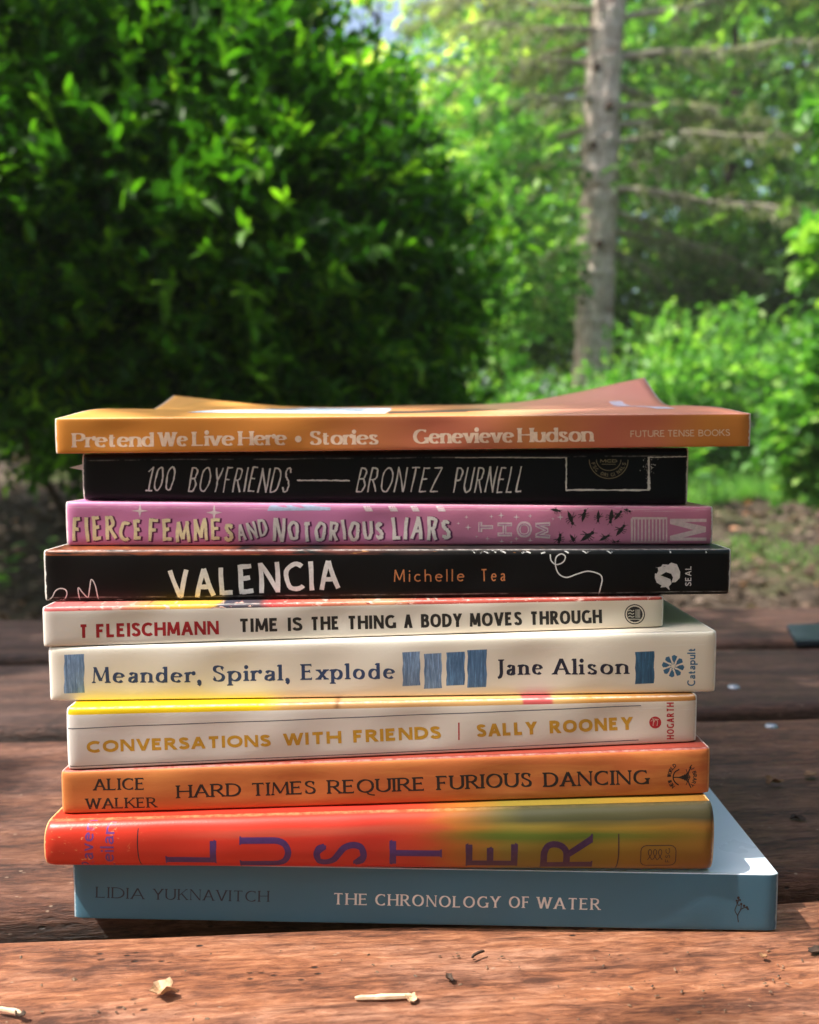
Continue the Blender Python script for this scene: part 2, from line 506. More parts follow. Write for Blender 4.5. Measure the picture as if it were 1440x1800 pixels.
class Book:
    def __init__(self, k, name, label, spine_mat, cover_mat, page_mat, R=.0022, n=7.0, depth=.14, split=1.0, hard=False, round_n=None):
        dl, dr, xl, xr = BK[k]
        self.k, self.R, self.n = k, R, n
        ra, rb = ROWS[k]
        self.PL, self.PR = at(xl, ra, dl), at(xr, rb, dr)
        self.PL.z = self.PR.z = 0
        self.PL.y, self.PR.y = dl, dr
        self.u = (self.PR - self.PL); self.len = self.u.length; self.u.normalize()
        self.back = Vector((-self.u.y, self.u.x, 0))
        self.lo, self.hi = CONTACT[k], CONTACT[k - 1]
        self.depth = depth
        mid = (self.PL + self.PR) / 2 + self.back * depth / 2
        mid.z = self.lo[0] + self.lo[1] * mid.x
        self.root = empty(name, mid)
        tag(self.root, label, 'book', 'books in the stack')
        self.o = mid
        self.inks = []
        # spine shell
        ns, nt = 150, 84
        ts = [.5 - .5 * math.copysign(abs(math.cos(math.pi * i / (nt - 1))) ** .75, math.cos(math.pi * i / (nt - 1))) for i in range(nt)]
        V, UV, F, ids = [], [], [], []
        for i in range(ns + 1):
            s = i / ns
            for t in ts:
                V.append(self.surf(s, t, 0) - self.o); UV.append((s, t))
            for t in reversed(ts):
                tt = .5 + (t - .5) * .965
                V.append(self.surf(s, tt, -.0004) - self.o); UV.append((s, tt))
        m = 2 * nt
        for i in range(ns):
            for j in range(m):
                a, b = i * m + j, i * m + (j + 1) % m
                F.append((a, a + m, b + m, b))
                ids.append(1 if (j < nt - 1 and (ts[j] + ts[j + 1]) / 2 > split) else 0)
        for i in (0, ns):
            for j in range(nt - 1):
                a, b, c, d = i * m + j, i * m + j + 1, i * m + m - 2 - j, i * m + m - 1 - j
                F.append((a, b, c, d) if i == 0 else (d, c, b, a)); ids.append(0)
        self.spine = mesh('spine', V, F, [spine_mat, cover_mat], self.root, UV, True, ids)
        # boards and page block
        self.boardslab('back_cover', cover_mat if not hard else cover_mat, 0)
        if k != 1: self.boardslab('front_cover', cover_mat, 1)
        inset = .004 if hard else .0006
        V, F = [], []
        ny = 10
        for i in range(30 + 1):
            s = inset / self.len + (1 - 2 * inset / self.len) * i / (30)
            for j in range(ny + 1):
                y = .003 + (depth - .0012 - inset - .003) * j / ny
                for w in (0, 1):
                    p = self.PL + self.u * (self.len * s) + self.back * y
                    z0 = self.lo[0] + self.lo[1] * p.x + .0007
                    z1 = self.hi[0] + self.hi[1] * p.x - .0007
                    if k == 1 and w: z1 += .86 * lift(s, j / ny)
                    V.append(Vector((p.x, p.y, z1 if w else z0)) - self.o)
        q = 2 * (ny + 1)
        nn = 30
        for i in range(nn):
            for j in range(ny):
                a = i * q + 2 * j
                F.append((a + 1, a + q + 1, a + q + 3, a + 3)); F.append((a, a + 2, a + q + 2, a + q))
            a = i * q; F.append((a, a + q, a + q + 1, a + 1))
            a = i * q + 2 * ny; F.append((a, a + 1, a + q + 1, a + q))
        for i in (0, nn):
            for j in range(ny):
                a = i * q + 2 * j
                F.append((a, a + 1, a + 3, a + 2) if i == 0 else (a, a + 2, a + 3, a + 1))
        mesh('page_block', V, F, page_mat, self.root)

    def zrange(self, x):
        return self.lo[0] + self.lo[1] * x + .00012, self.hi[0] + self.hi[1] * x - .00012

    def prof(self, t):
        w = min(1, abs(2 * t - 1))
        return -self.R * (1 - (max(0, 1 - w ** self.n)) ** (1 / self.n))

    def surf(self, s, t, eps):
        wob = .00022 * math.sin(s * 17 + self.k * 3) + .00016 * math.sin(s * 41 + self.k)
        p = self.PL + self.u * (self.len * s)
        zb, zt = self.zrange(p.x)
        f = self.prof(t) + wob * math.sin(math.pi * min(1, max(0, t)))
        e = 1e-3
        df = (self.prof(min(1, t + e)) - self.prof(max(0, t - e))) / (2 * e * (zt - zb))
        ny, nz = 1.0, -df
        ln = math.hypot(ny, nz)
        f += eps * ny / ln
        # soft knocked corners at the two ends
        c = max(0, abs(s - .5) - .485) / .015
        f -= .0008 * c * c
        p = p - self.back * f
        p.z = zb + t * (zt - zb) + eps * nz / ln
        return p

    def boardslab(self, name, mat, top):
        ns, V, UV, F = 24, [], [], []
        th = .0005
        for i in range(ns + 1):
            s = i / ns
            for y in (self.R + .00005, self.depth):
                p = self.PL + self.u * (self.len * s) + self.back * y
                zb, zt = self.zrange(p.x)
                z = (zt, zt - th) if top else (zb + th, zb)
                for zz in z:
                    V.append(Vector((p.x, p.y, zz)) - self.o); UV.append((s, y / self.depth * .9 + .05))
        for i in range(ns):
            a = 4 * i
            F += [(a, a + 4, a + 6, a + 2), (a + 1, a + 3, a + 7, a + 5), (a, a + 1, a + 5, a + 4), (a + 2, a + 6, a + 7, a + 3)]
        F += [(0, 2, 3, 1), (4 * ns, 4 * ns + 1, 4 * ns + 3, 4 * ns + 2)]
        return mesh(name, V, F, mat, self.root, UV)

    def where(self, px, py):
        """photo pixel -> place along the spine, place up the spine"""
        d = ray(px, py)
        o = Vector((0, 0, CAM_H))
        nrm = self.back
        q = o + d * ((self.PL - o).dot(nrm) / d.dot(nrm))
        s = (q - self.PL).dot(self.u) / self.len
        zb, zt = self.zrange(q.x)
        return s, (q.z - zb) / (zt - zb)

    def lay(self, name, ink, mat, label=None):
        iv, jf = refine(ink)
        V = []
        for x, y, k in iv:
            s, t = self.where(x, y)
            V.append(self.surf(min(.9985, max(.0015, s)), min(.992, max(.008, t)), .000010 + k * .0000016) - self.o)
        F = []
        for f in jf:
            if len(f) >= 3:
                a = [V[i] for i in f]
                nn = Vector((0, 0, 0))
                for i in range(len(a)): nn += (a[i] - a[0]).cross(a[(i + 1) % len(a)] - a[0])
                F.append(f if nn.dot(self.back) < 0 else tuple(reversed(f)))
        o = mesh(name, V, F, mat, self.root)
        if label: o['label'] = label
        return o

import bmesh
def refine(ink, lim=5.0):
    """cut the printed shapes finely enough to follow a rounded spine"""
    bm = bmesh.new()
    vs = [bm.verts.new(v) for v in ink.v]
    for f in ink.f:
        try: bm.faces.new([vs[i] for i in f])
        except ValueError: pass
    bmesh.ops.triangulate(bm, faces=[f for f in bm.faces if len(f.verts) > 4])
    for _ in range(6):
        es = [e for e in bm.edges if math.hypot(e.verts[0].co.x - e.verts[1].co.x, e.verts[0].co.y - e.verts[1].co.y) > lim]
        if not es: break
        bmesh.ops.subdivide_edges(bm, edges=es, cuts=1)
        bmesh.ops.triangulate(bm, faces=[f for f in bm.faces if len(f.verts) > 4])
    bm.verts.index_update()
    V = [tuple(v.co) for v in bm.verts]
    F = [tuple(v.index for v in f.verts) for f in bm.faces]
    bm.free()
    return V, F

# --- curled front cover of the topmost book: heights read along its edges
B1 = dict(zip(('dl', 'dr', 'xl', 'xr'), BK[1]))
LIFT = [[0, 0, 0, 0, 0], [.0048, .0036, .0028, .0034, .0040], [.0066, .0056, .0046, .0054, .0062], [.0078, .0078, .0072, .0080, .0090], [.0165, .0104, .0104, .0122, .0238]]
def lift(s, v):
    a, b = max(0, min(3.999, s * 4)), max(0, min(3.999, v * 4))
    i, j = int(a), int(b)
    def row(j):
        r = LIFT[j]
        p = [2 * r[0] - r[1]] + r + [2 * r[4] - r[3]]
        t = a - i
        return .5 * (2 * p[i + 1] + (p[i + 2] - p[i]) * t + (2 * p[i] - 5 * p[i + 1] + 4 * p[i + 2] - p[i + 3]) * t * t + (3 * p[i + 1] - p[i] - 3 * p[i + 2] + p[i + 3]) * t ** 3)
    rr = [row(q) for q in range(5)]
    p = [-rr[1]] + rr + [2 * rr[4] - rr[3]]
    t = b - j
    return .5 * (2 * p[j + 1] + (p[j + 2] - p[j]) * t + (2 * p[j] - 5 * p[j + 1] + 4 * p[j + 2] - p[j + 3]) * t * t + (3 * p[j + 1] - p[j] - 3 * p[j + 2] + p[j + 3]) * t ** 3)

def page_material():
    m = NT('paper_edges')
    obj = m.n('TexCoord').outputs['Object']
    w = m.noise(m.mapping(obj, (6, 6, 2600)), 1.0, 2)
    c = m.ramp(w, [(.3, (.42, .38, .3)), (.7, (.74, .7, .6))])
    m.l(c, m.b.inputs['Base Color'])
    m.b.inputs['Roughness'].default_value = .85
    m.bump(w, .4, .0003)
    return m.m
PAGES = page_material()

def ink(name, c, rough=.45, spec=.4):
    """printer's ink: slightly uneven in tone"""
    m = NT(name)
    obj = m.n('TexCoord').outputs['Object']
    n = m.noise(obj, 700, 3, .7)
    b = rgba(c)[:3]
    m.l(m.ramp(n, [(.3, tuple(x * .86 for x in b)), (.7, tuple(min(1, x * 1.1 + .004) for x in b))]), m.b.inputs['Base Color'])
    m.b.inputs['Roughness'].default_value = rough
    m.b.inputs['Specular IOR Level'].default_value = spec
    return m.m

WHITE, CHALK, BLACKINK = ink('white_ink', (.72, .72, .72)), ink('chalk_ink', (.62, .60, .55), .7), ink('black_ink', (.018, .015, .014))
ORANGE, PINK = '', ''

# ---- materials of the boards
m_b1 = board('orange_board', [(0, (.66, .25, .035)), (.35, (.62, .225, .04)), (.45, (.56, .185, .065)), (.55, (.55, .15, .085)), (.62, (.50, .155, .08)), (.7, (.56, .19, .055)), (.8, (.5, .13, .075)), (.86, (.5, .14, .07)), (.93, (.52, .19, .035)), (1, (.48, .17, .03))], warp=.05, rough=.5, wear_amt=.8)  # orange with pink regions; dappled shade also put into its darker right half
m_b1c = board('orange_cover_board', [(0, (.74, .36, .08)), (.3, (.72, .33, .075)), (.45, (.70, .30, .10)), (.6, (.66, .29, .11)), (.68, (.66, .38, .2)), (.75, (.64, .28, .19)), (.88, (.62, .25, .17)), (1, (.60, .22, .15))], warp=.14, rough=.38, wear_amt=.8)
m_b2 = board('black_board', [(0, (.009, .008, .008)), (1, (.005, .006, .008))], spec=.16, rough=.38, creases=(.86,), wear=(.6, .55, .5), wear_amt=1.0)
m_b3 = board('pink_board', [(0, (.60, .21, .42)), (.45, (.58, .20, .39)), (.6, (.55, .185, .31)), (1, (.52, .175, .27))], rough=.4, wear_amt=.9, creases=(.88, .93))  # duller right half: soft shade put into the pink
m_b4 = board('dark_board', [(0, (.009, .008, .008)), (1, (.006, .006, .007))], spec=.16, rough=.4, wear_amt=.9, creases=(.07,))
m_b4c = board('rust_painted_board', [(0, (.28, .07, .02)), (.12, (.2, .05, .018)), (.35, (.16, .03, .02)), (.5, (.05, .02, .015)), (.62, (.02, .015, .015)), (1, (.012, .02, .025))], rough=.4, warp=.1,
              blotch=[((.34, .15, .05), (38, 14, 1), .62, .7, (3, 1, 0)), ((.01, .01, .01), (14, 7, 1), .44, .60, (9, 2, 0))])
m_b5 = board('cream_board', [(0, (.73, .69, .645)), (.6, (.73, .66, .59)), (1, (.69, .60, .49))], rough=.5, wear=(.8, .76, .7))  # right end toned down, shade worked into the cream
m_b5c = board('patterned_board', [(0, (.6, .12, .13)), (.12, (.66, .2, .17)), (.2, (.75, .42, .05)), (.27, (.76, .45, .06)), (.28, (.05, .05, .08)), (.34, (.08, .06, .07)), (.36, (.55, .06, .06)), (.55, (.62, .3, .16)), (.6, (.45, .08, .06)), (1, (.4, .07, .05))], rough=.42, warp=.04,
              blotch=[((.72, .45, .38), (60, 7, 1), .58, .62), ((.25, .03, .04), (85, 10, 1), .62, .66, (4, 2, 0)), ((.03, .03, .06), (40, 6, 1), .7, .73, (1, 7, 0))])
m_b6 = board('ivory_board', [(0, (.80, .75, .66)), (.5, (.80, .75, .66)), (1, (.78, .70, .58))], rough=.5, wear=(.86, .83, .78), wear_amt=.9, creases=(.80,))  # warm shade of the right half mixed into the ivory ramp
m_b7 = board('pale_board', [(0, (.75, .72, .69)), (.6, (.74, .69, .63)), (1, (.70, .61, .52))], rough=.52, wear=(.84, .82, .79), creases=(.72, .77))  # darkens and warms rightwards, painted shade on the stack's right side
m_b7c = board('yellow_board', [(0, (.80, .55, .01)), (.3, (.80, .54, .01)), (.34, (.60, .34, .12)), (.42, (.56, .30, .12)), (.425, (.25, .12, .05)), (.432, (.57, .32, .15)), (.72, (.62, .36, .13)), (.722, (.55, .1, .1)), (.765, (.55, .1, .1)), (.77, (.62, .38, .15)), (.83, (.5, .24, .06)), (1, (.42, .18, .05))], rough=.42, warp=.01)
m_b8 = board('terracotta_board', [(0, (.54, .18, .05)), (.5, (.50, .15, .045)), (1, (.46, .12, .035))], rough=.55, wear=(.7, .35, .15), wear_amt=.6, blotch=[((.6, .22, .06), (9, 4, 1), .45, .75)])  # right half deepened, its shade carried by the colour ramp
m_b8c = board('maroon_board', [(0, (.30, .05, .03)), (1, (.26, .045, .03))], rough=.5, wear_amt=.4)
m_b9 = board('painted_jacket', [(0, (.58, .040, .020)), (.3, (.58, .035, .020)), (.5, (.50, .034, .022)), (.56, (.44, .05, .02)), (.62, (.38, .12, .022)), (.7, (.20, .15, .026)), (.8, (.20, .145, .022)), (.9, (.25, .14, .022)), (1, (.22, .10, .02))], rough=.34, spec=.35, warp=.12, wear=(.72, .45, .2), wear_amt=.8, scuff=True)
# green cloud of the right half and the dusky band along the joint belong to the jacket's printed painting
def jacket_clouds(m):
    t = m.node_tree
    n = t.nodes
    b = n['Principled BSDF']
    src = b.inputs['Base Color'].links[0].from_socket
    uv = n.new('ShaderNodeUVMap')
    sep = n.new('ShaderNodeSeparateXYZ'); t.links.new(uv.outputs[0], sep.inputs[0])
    nz = n.new('ShaderNodeTexNoise'); nz.inputs['Scale'].default_value = 2.2; nz.inputs['Detail'].default_value = 3
    t.links.new(uv.outputs[0], nz.inputs['Vector'])
    def rampn(sock, stops):
        r = n.new('ShaderNodeValToRGB'); e = r.color_ramp.elements
        e[0].position, e[0].color = stops[0][0], (stops[0][1],) * 3 + (1,)
        e[1].position, e[1].color = stops[1][0], (stops[1][1],) * 3 + (1,)
        for p, v in stops[2:]:
            q = e.new(p); q.color = (v, v, v, 1)
        t.links.new(sock, r.inputs[0]); return r.outputs[0]
    def mul(a, b_):
        x = n.new('ShaderNodeMath'); x.operation = 'MULTIPLY'
        t.links.new(a, x.inputs[0])
        if isinstance(b_, float): x.inputs[1].default_value = b_
        else: t.links.new(b_, x.inputs[1])
        return x.outputs[0]
    def add(a, b_):
        x = n.new('ShaderNodeMath'); x.operation = 'ADD'
        t.links.new(a, x.inputs[0]); t.links.new(b_, x.inputs[1]); return x.outputs[0]
    def mixc(f, a, c):
        x = n.new('ShaderNodeMix'); x.data_type = 'RGBA'
        t.links.new(f, x.inputs[0]); t.links.new(a, x.inputs[6]); x.inputs[7].default_value = c + (1,)
        return x.outputs[2]
    wob = mul(nz.outputs[0], .3)
    vy = add(sep.outputs[1], wob)
    green = mul(rampn(vy, [(.62, 0), (.74, 1), (.80, 1), (.9, 0)]), rampn(sep.outputs[0], [(.55, 0), (.68, 1), (.82, 1), (.98, .25)]))
    col = mixc(mul(green, 1.0), src, (.085, .125, .018))
    dark = mul(rampn(vy, [(.92, 0), (1.02, .9)]), rampn(sep.outputs[0], [(.58, 0), (.72, 1), (1.0, 1)]))
    col = mixc(dark, col, (.03, .035, .02))
    dusk = mul(rampn(vy, [(.76, 0), (.84, .55), (.9, .55), (.98, .1)]), rampn(sep.outputs[0], [(.12, 0), (.3, 1), (.5, 1), (.62, 0)]))
    col = mixc(dusk, col, (.40, .10, .06))
    t.links.new(col, b.inputs['Base Color'])
jacket_clouds(m_b9)
m_b10 = board('slate_blue_board', [(0, (.065, .165, .24)), (.5, (.06, .155, .23)), (1, (.065, .165, .245))], rough=.55, wear=(.6, .66, .7), wear_amt=.5)
m_b10c = board('pale_sky_board', [(0, (.62, .72, .85)), (1, (.66, .76, .88))], rough=.3, wear_amt=.2)

b10 = Book(10, 'paperback_book', 'slate blue paperback titled THE CHRONOLOGY OF WATER, lowest of the stack, resting on the planks', m_b10, m_b10c, PAGES, R=.0009, n=14, split=.985)
b9 = Book(9, 'hardback_book', 'glossy red to gold hardback with purple letters LUSTER along a rounded spine', m_b9, m_b9, PAGES, R=.0055, n=2.6, hard=True)
b8 = Book(8, 'hardback_book', 'terracotta orange book titled HARD TIMES REQUIRE FURIOUS DANCING in black capitals', m_b8, m_b8c, PAGES, R=.0022, n=5, split=.985, hard=True)
b7 = Book(7, 'paperback_book', 'pale book with golden capitals CONVERSATIONS WITH FRIENDS and a yellow cover edge', m_b7, m_b7c, PAGES, R=.0022, n=7, split=.90)
b6 = Book(6, 'paperback_book', 'thick ivory paperback titled Meander, Spiral, Explode with blue painted patches', m_b6, m_b6, PAGES, R=.0024, n=7)
b5 = Book(5, 'paperback_book', 'thin cream paperback titled TIME IS THE THING A BODY MOVES THROUGH, red author name', m_b5, m_b5c, PAGES, R=.0024, n=7, split=.90)
b4 = Book(4, 'paperback_book', 'black paperback titled VALENCIA in white brush capitals with thin white scribbles', m_b4, m_b4c, PAGES, R=.0026, n=6, split=.90)
b3 = Book(3, 'paperback_book', 'pink paperback with cartoon lettering FIERCE FEMMES AND NOTORIOUS LIARS and small black bees', m_b3, m_b3, PAGES, R=.0026, n=6)
b2 = Book(2, 'paperback_book', 'worn black paperback titled 100 BOYFRIENDS in thin chalky slanted capitals', m_b2, m_b2, PAGES, R=.0032, n=5)
b1 = Book(1, 'paperback_book', 'orange paperback titled Pretend We Live Here with a curling cover, topmost of the stack', m_b1, m_b1c, PAGES, R=.0012, n=9, split=.97)

# curled cover of b1, with its coloured patches laid on the curl
def cover_point(s, v, e=0.0):
    p = b1.PL + b1.u * (b1.len * s) + b1.back * (b1.R + (b1.depth - b1.R) * v)
    p.z = b1.zrange(p.x)[1] + lift(s, v) + e
    return p - b1.o
V, UV, F = [], [], []
NS, NV = 56, 28
for i in range(NS + 1):
    for j in range(NV + 1):
        for e in (0, -.0004):
            V.append(cover_point(i / NS, j / NV, e)); UV.append((i / NS, .05 + .9 * j / NV))
q = 2 * (NV + 1)
for i in range(NS):
    for j in range(NV):
        a = i * q + 2 * j
        F.append((a, a + q, a + q + 2, a + 2)); F.append((a + 1, a + 3, a + q + 3, a + q + 1))
    a = i * q; F.append((a, a + 1, a + q + 1, a + q))
    a = i * q + 2 * NV; F.append((a, a + q, a + q + 1, a + 1))
for i in (0, NS):
    for j in range(NV):
        a = i * q + 2 * j
        F.append((a, a + 2, a + 3, a + 1) if i == 0 else (a, a + 1, a + 3, a + 2))
fc = mesh('front_cover', V, F, m_b1c, b1.root, UV, True)

def cover_shape(name, quad, mat, e, parent=fc, n=14):
    V, F = [], []
    for i in range(n + 1):
        for j in range(n + 1):
            a, b = i / n, j / n
            s = (1 - b) * ((1 - a) * quad[0][0] + a * quad[1][0]) + b * ((1 - a) * quad[3][0] + a * quad[2][0])
            v = (1 - b) * ((1 - a) * quad[0][1] + a * quad[1][1]) + b * ((1 - a) * quad[3][1] + a * quad[2][1])
            V.append(cover_point(s, v, e))
    for i in range(n):
        for j in range(n):
            a = i * (n + 1) + j
            F.append((a, a + n + 1, a + n + 2, a + 1))
    return mesh(name, V, F, mat, parent)
cover_shape('title_panel', [(.165, .16), (.475, .13), (.47, .80), (.30, .84)], ink('pale_blue_ink', (.60, .70, .80), .35), .00012)
cover_shape('dark_patch', [(.478, .14), (.60, .20), (.64, .60), (.475, .52)], ink('umber_tone', (.10, .065, .045), .4), .00010)  # umber brown patch right of the title panel
cover_shape('dark_patch', [(.595, .22), (.66, .34), (.66, .48), (.61, .56)], ink('umber_tone', (.12, .07, .05), .4), .00016)
cover_shape('lilac_stroke', [(.895, .18), (.925, .18), (.925, .80), (.90, .80)], ink('lilac_ink', (.62, .56, .70), .35), .00012)
for i, (sa, sb, va) in enumerate(((.25, .31, .42), (.32, .37, .40), (.39, .44, .44), (.24, .3, .58), (.33, .42, .6))):
    cover_shape('title_stroke', [(sa, va), (sb, va - .01), (sb + .005, va + .05), (sa + .01, va + .06)], ink('navy_ink', (.05, .07, .12), .4), .00020, n=3)

# ---- lettering
def lettering(bk, name, mat, words, lift=0, **style):
    k = Ink(lift)
    for i, w in enumerate(words):
        st = dict(style); st['seed'] = i + 3
        if len(w) > 4: st.update(w[4])
        k.word(w[0], w[1], w[2], w[3], **st)
    return bk.lay(name, k, mat)

peach = ink('peach_ink', (.84, .62, .48))
FAT = dict(thick=.265, thin=.085, serif=.055, sh=.075, nib=4, track=.055, xh=.71)
lettering(b1, 'title_lettering', peach, [('Pretend', (128, 786.5), (270, 785), 25), ('We', (279, 785), (330, 784.2), 25), ('Live', (339, 784), (412, 783.2), 25), ('Here', (420, 783), (504, 782.3), 25), ('*', (518, 782), (531, 782), 25), ('Stories', (545, 782), (665, 781), 24)], **FAT)
lettering(b1, 'author_lettering', peach, [('Genevieve', (727, 780), (903, 777.8), 25), ('Hudson', (911, 777.5), (1043, 776), 25)], **FAT)
lettering(b1, 'publisher_lettering', ink('tan_ink', (.66, .47, .33)), [('FUTURE', (1109, 768.5), (1169, 767.6), 11.6), ('TENSE', (1174, 767.5), (1221, 767), 11.6), ('BOOKS', (1228, 767), (1283, 766), 11.6)], thick=.135, track=.12)

HAND = dict(thick=.058, slant=.19, track=.13, wob=.012, jit=.02, rough=.28)
lettering(b2, 'title_lettering', CHALK, [('100', (255, 863), (303, 863), 43), ('BOYFRIENDS', (330, 864.5), (506, 865.5), 44)], **HAND)
k = Ink(); k.line([(522 + i * 4.65, 844.6 + random.uniform(-.5, .5)) for i in range(21)], 2.6, rough=.3); b2.lay('title_dash', k, CHALK)
lettering(b2, 'author_lettering', CHALK, [('BRONTEZ', (626, 865), (770, 865.5), 44), ('PURNELL', (796, 865.8), (917, 866), 45)], **HAND)
k = Ink()
def rough_line(k, a, b, w, n=24):
    k.line([(a[0] + (b[0] - a[0]) * i / n + random.uniform(-.4, .4), a[1] + (b[1] - a[1]) * i / n + random.uniform(-.4, .4)) for i in range(n + 1)], w, rough=.4)
rough_line(k, (995.5, 804), (995.5, 862), 2.4); rough_line(k, (995, 861.5), (1141, 861.5), 2.6); rough_line(k, (1140.5, 803), (1140.5, 840), 3.0); rough_line(k, (1140.5, 838), (1140.5, 862), 4.8)
rough_line(k, (800, 804.5), (995, 804.5), 1.2, 40); rough_line(k, (1141, 804), (1209, 802.5), 1.4)
for i in range(60):
    k.disc(1140 + random.gauss(0, 6), 822 + random.gauss(0, 8), random.uniform(.3, .8))
b2.lay('chalk_frame', k, CHALK)
k = Ink()
k.ring(1070, 808, 34, 33, 1.3, 0, 180); k.ring(1070, 808, 21.5, 19, 1.2, 0, 180)
def arc_word(k, text, cx, cy, rx, ry, a0, a1, cap, inward=True, **st):
    n = len(text)
    for i, ch in enumerate(text):
        if ch == ' ': continue
        a = rad(a0 + (a1 - a0) * (i + .5) / n)
        px, py = cx + rx * math.cos(a), cy + ry * math.sin(a)
        tx, ty = -math.sin(a) * (1 if a1 > a0 else -1), math.cos(a) * (1 if a1 > a0 else -1)
        hw = cap * .36
        k.word(ch, (px - tx * hw, py - ty * hw), (px + tx * hw, py + ty * hw), cap, **st)
arc_word(k, 'FSG ORIGINALS', 1070, 808, 31, 30, 170, 10, 6.2, thick=.16, track=0)
k.word('MCD', (1055, 813), (1085, 813), 5.6, thick=.24, track=.15)
k.line([(1058, 816), (1082, 816)], 1.0)
b2.lay('publisher_emblem', k, ink('dull_gold_ink', (.20, .16, .085)))
# torn page tip and frayed end of the worn black book
tip = [b2.surf(.0, .62, .0) + Vector((.0002, .004, 0)), b2.surf(.0, .80, 0) + Vector((.0002, .004, 0)), at(122, 822, .2955)]
mesh('page_tip', [p - b2.o for p in tip] + [p - b2.o + b2.back * .0003 for p in tip], [(0, 1, 2), (5, 4, 3), (0, 3, 4, 1), (1, 4, 5, 2), (2, 5, 3, 0)], plain('torn_paper', (.75, .74, .7), .9), b2.root)

CART = dict(thick=.14, wob=.02, jit=.05, rot=7, track=.17, rough=.12)
def cartoon(words, colour, nm):
    lettering(b3, nm + '_outline', ink('plum_ink', (.12, .015, .08)), [w[:4] + (dict(w[4] if len(w) > 4 else {}, off=(2.4, 1.0), grow=.055),) for w in words], 0, **CART)
    lettering(b3, nm, colour, words, 12, **CART)
bigF = [1.0, .95, 1.0, 1.0, .85, .85]
cartoon([('FIERCE', (128, 950), (249, 951), 42, dict(scales=[1.02, 1, 1.02, 1, .85, .85])), ('FEMMES', (262, 951), (410, 951), 41, dict(scales=[1, .9, .9, .9, .95, .8]))], ink('custard_ink', (.80, .68, .42)), 'title_lettering')
cartoon([('AND', (420, 951), (472, 941), 30), ('NOTORIOUS', (481, 951), (673, 950), 40, dict(scales=[1.05, .85, .85, .9, .9, .9, .85, .85, .75])), ('LIARS', (690, 949), (791, 948), 42, dict(scales=[.9, .95, 1, 1, .85]))], ink('shell_ink', (.76, .66, .64)), 'title_lettering')
k = Ink()
for ch, x0, x1, y0, y1 in (('T', 841, 867, 915, 938), ('H', 874.6, 900, 919, 942), ('O', 908, 935, 917, 944), ('M', 941, 967, 918, 946)):
    k.word(ch, (x1, y1), (x1, y0), x1 - x0, thick=.26, track=0)
b3.lay('author_lettering', k, ink('rose_white_ink', (.70, .50, .54)))
k = Ink(10)
for ch, x0, x1, y0, y1 in (('T', 843, 865, 917.5, 935.5), ('H', 877, 898, 921.5, 939.5), ('O', 911, 932, 920, 941), ('M', 943, 965, 921, 943)):
    k.word(ch, (x1, y1), (x1, y0), x1 - x0, thick=.075, track=.17)
b3.lay('author_inline', k, ink('rose_ink', (.50, .17, .33)))
def star(k, x, y, r, ry=None):
    ry = ry or r
    pts = []
    for i in range(8):
        a = rad(45 * i)
        f = 1 if i % 2 == 0 else .24
        pts.append((x + r * f * math.cos(a), y + ry * f * math.sin(a)))
    k.poly(pts)
k = Ink(5)
star(k, 246, 898, 15, 12)
b3.lay('star_print', k, ink('star_ink', (.74, .58, .62)))
k = Ink(5)
star(k, 376.5, 901, 14, 16)
b3.lay('star_print', k, ink('star_ink', (.74, .58, .62)))
k = Ink(5)
for x, y, r in ((823, 927, 6), (820, 909, 4), (864, 908, 4), (881, 906, 6), (908, 909, 6), (932, 907, 4), (857, 947, 4), (882, 952, 5), (908, 947, 4), (932, 950, 5), (985, 909, 6), (806, 920, 3), (838, 943, 3), (972, 912, 3), (899, 953, 3)): star(k, x, y, r)
b3.lay('star_print', k, ink('star_ink', (.74, .58, .62)))
k = Ink(5)
for x0, x1 in ((638, 656), (682, 700), (721, 738), (766, 784)): k.poly([(x0, 889.5), (x1 - 5, 889.5), (x1, 899), (x0 + 5, 899)])
b3.lay('stripe_print', k, ink('star_ink', (.74, .58, .62)))
k = Ink(3); k.poly([(474, 888), (581, 888), (581, 897), (470, 898)]); b3.lay('cover_patch', k, ink('powder_blue_ink', (.42, .47, .66)))
k = Ink(2)
def bee(k, x, y, r, a):
    c, s = math.cos(a), math.sin(a)
    def P(u, v): return (x + r * (u * c - v * s), y + r * (u * s + v * c))
    k.poly([P(.95 * math.cos(rad(t)) * (1 if math.cos(rad(t)) > 0 else 1.1) - .2, .36 * math.sin(rad(t))) for t in range(0, 360, 30)])
    k.poly([P(.85 + .3 * math.cos(rad(t)), .3 * math.sin(rad(t))) for t in range(0, 360, 45)])
    k.poly([P(-1.2, 0), P(-.9, .2), P(-1.6, .02), P(-.9, -.2)])
    for u, v in ((-.3, .9), (.1, 1.0), (.5, .85)): k.line([P(u * .6, .25), P(u, v * .8), P(u + .15, v)], r * .12)
    for u, v in ((-.9, -.9), (-.3, -1.15)): k.line([P(.1, -.25), P(u, v)], r * .10); k.line([P(u, v), P(-.1, -.3)], r * .07)
    for v in (.25, -.2): k.line([P(1.05, v * .5), P(1.5, v * 2)], r * .08)
for x, y, r, a in ((1003.7, 912, 10, 1.2), (1027, 905, 9, -1.3), (1052, 909, 8, 1.6), (1074.5, 909, 10, 1.7), (1087.5, 905, 8, -.9), (983.6, 948, 9, -1.4), (1008.4, 949, 8, 1.0), (1034, 942, 11, -.6), (1064, 945, 8, -.5), (1092, 931, 9.5, -.9), (1081.5, 954, 7, -.4), (978, 897, 7, .2), (1102, 896, 7, .5)): bee(k, x, y, r, a)
b3.lay('bee_print', k, BLACKINK)
k = Ink(4)
k.line([(1111, 911), (1172, 911), (1172, 952.5), (1111, 952.5), (1111, 911)], 4.2)
for i in range(9): k.line([(1116 + i * 6.3, 912), (1116 + i * 6.3, 952)], 2.6)
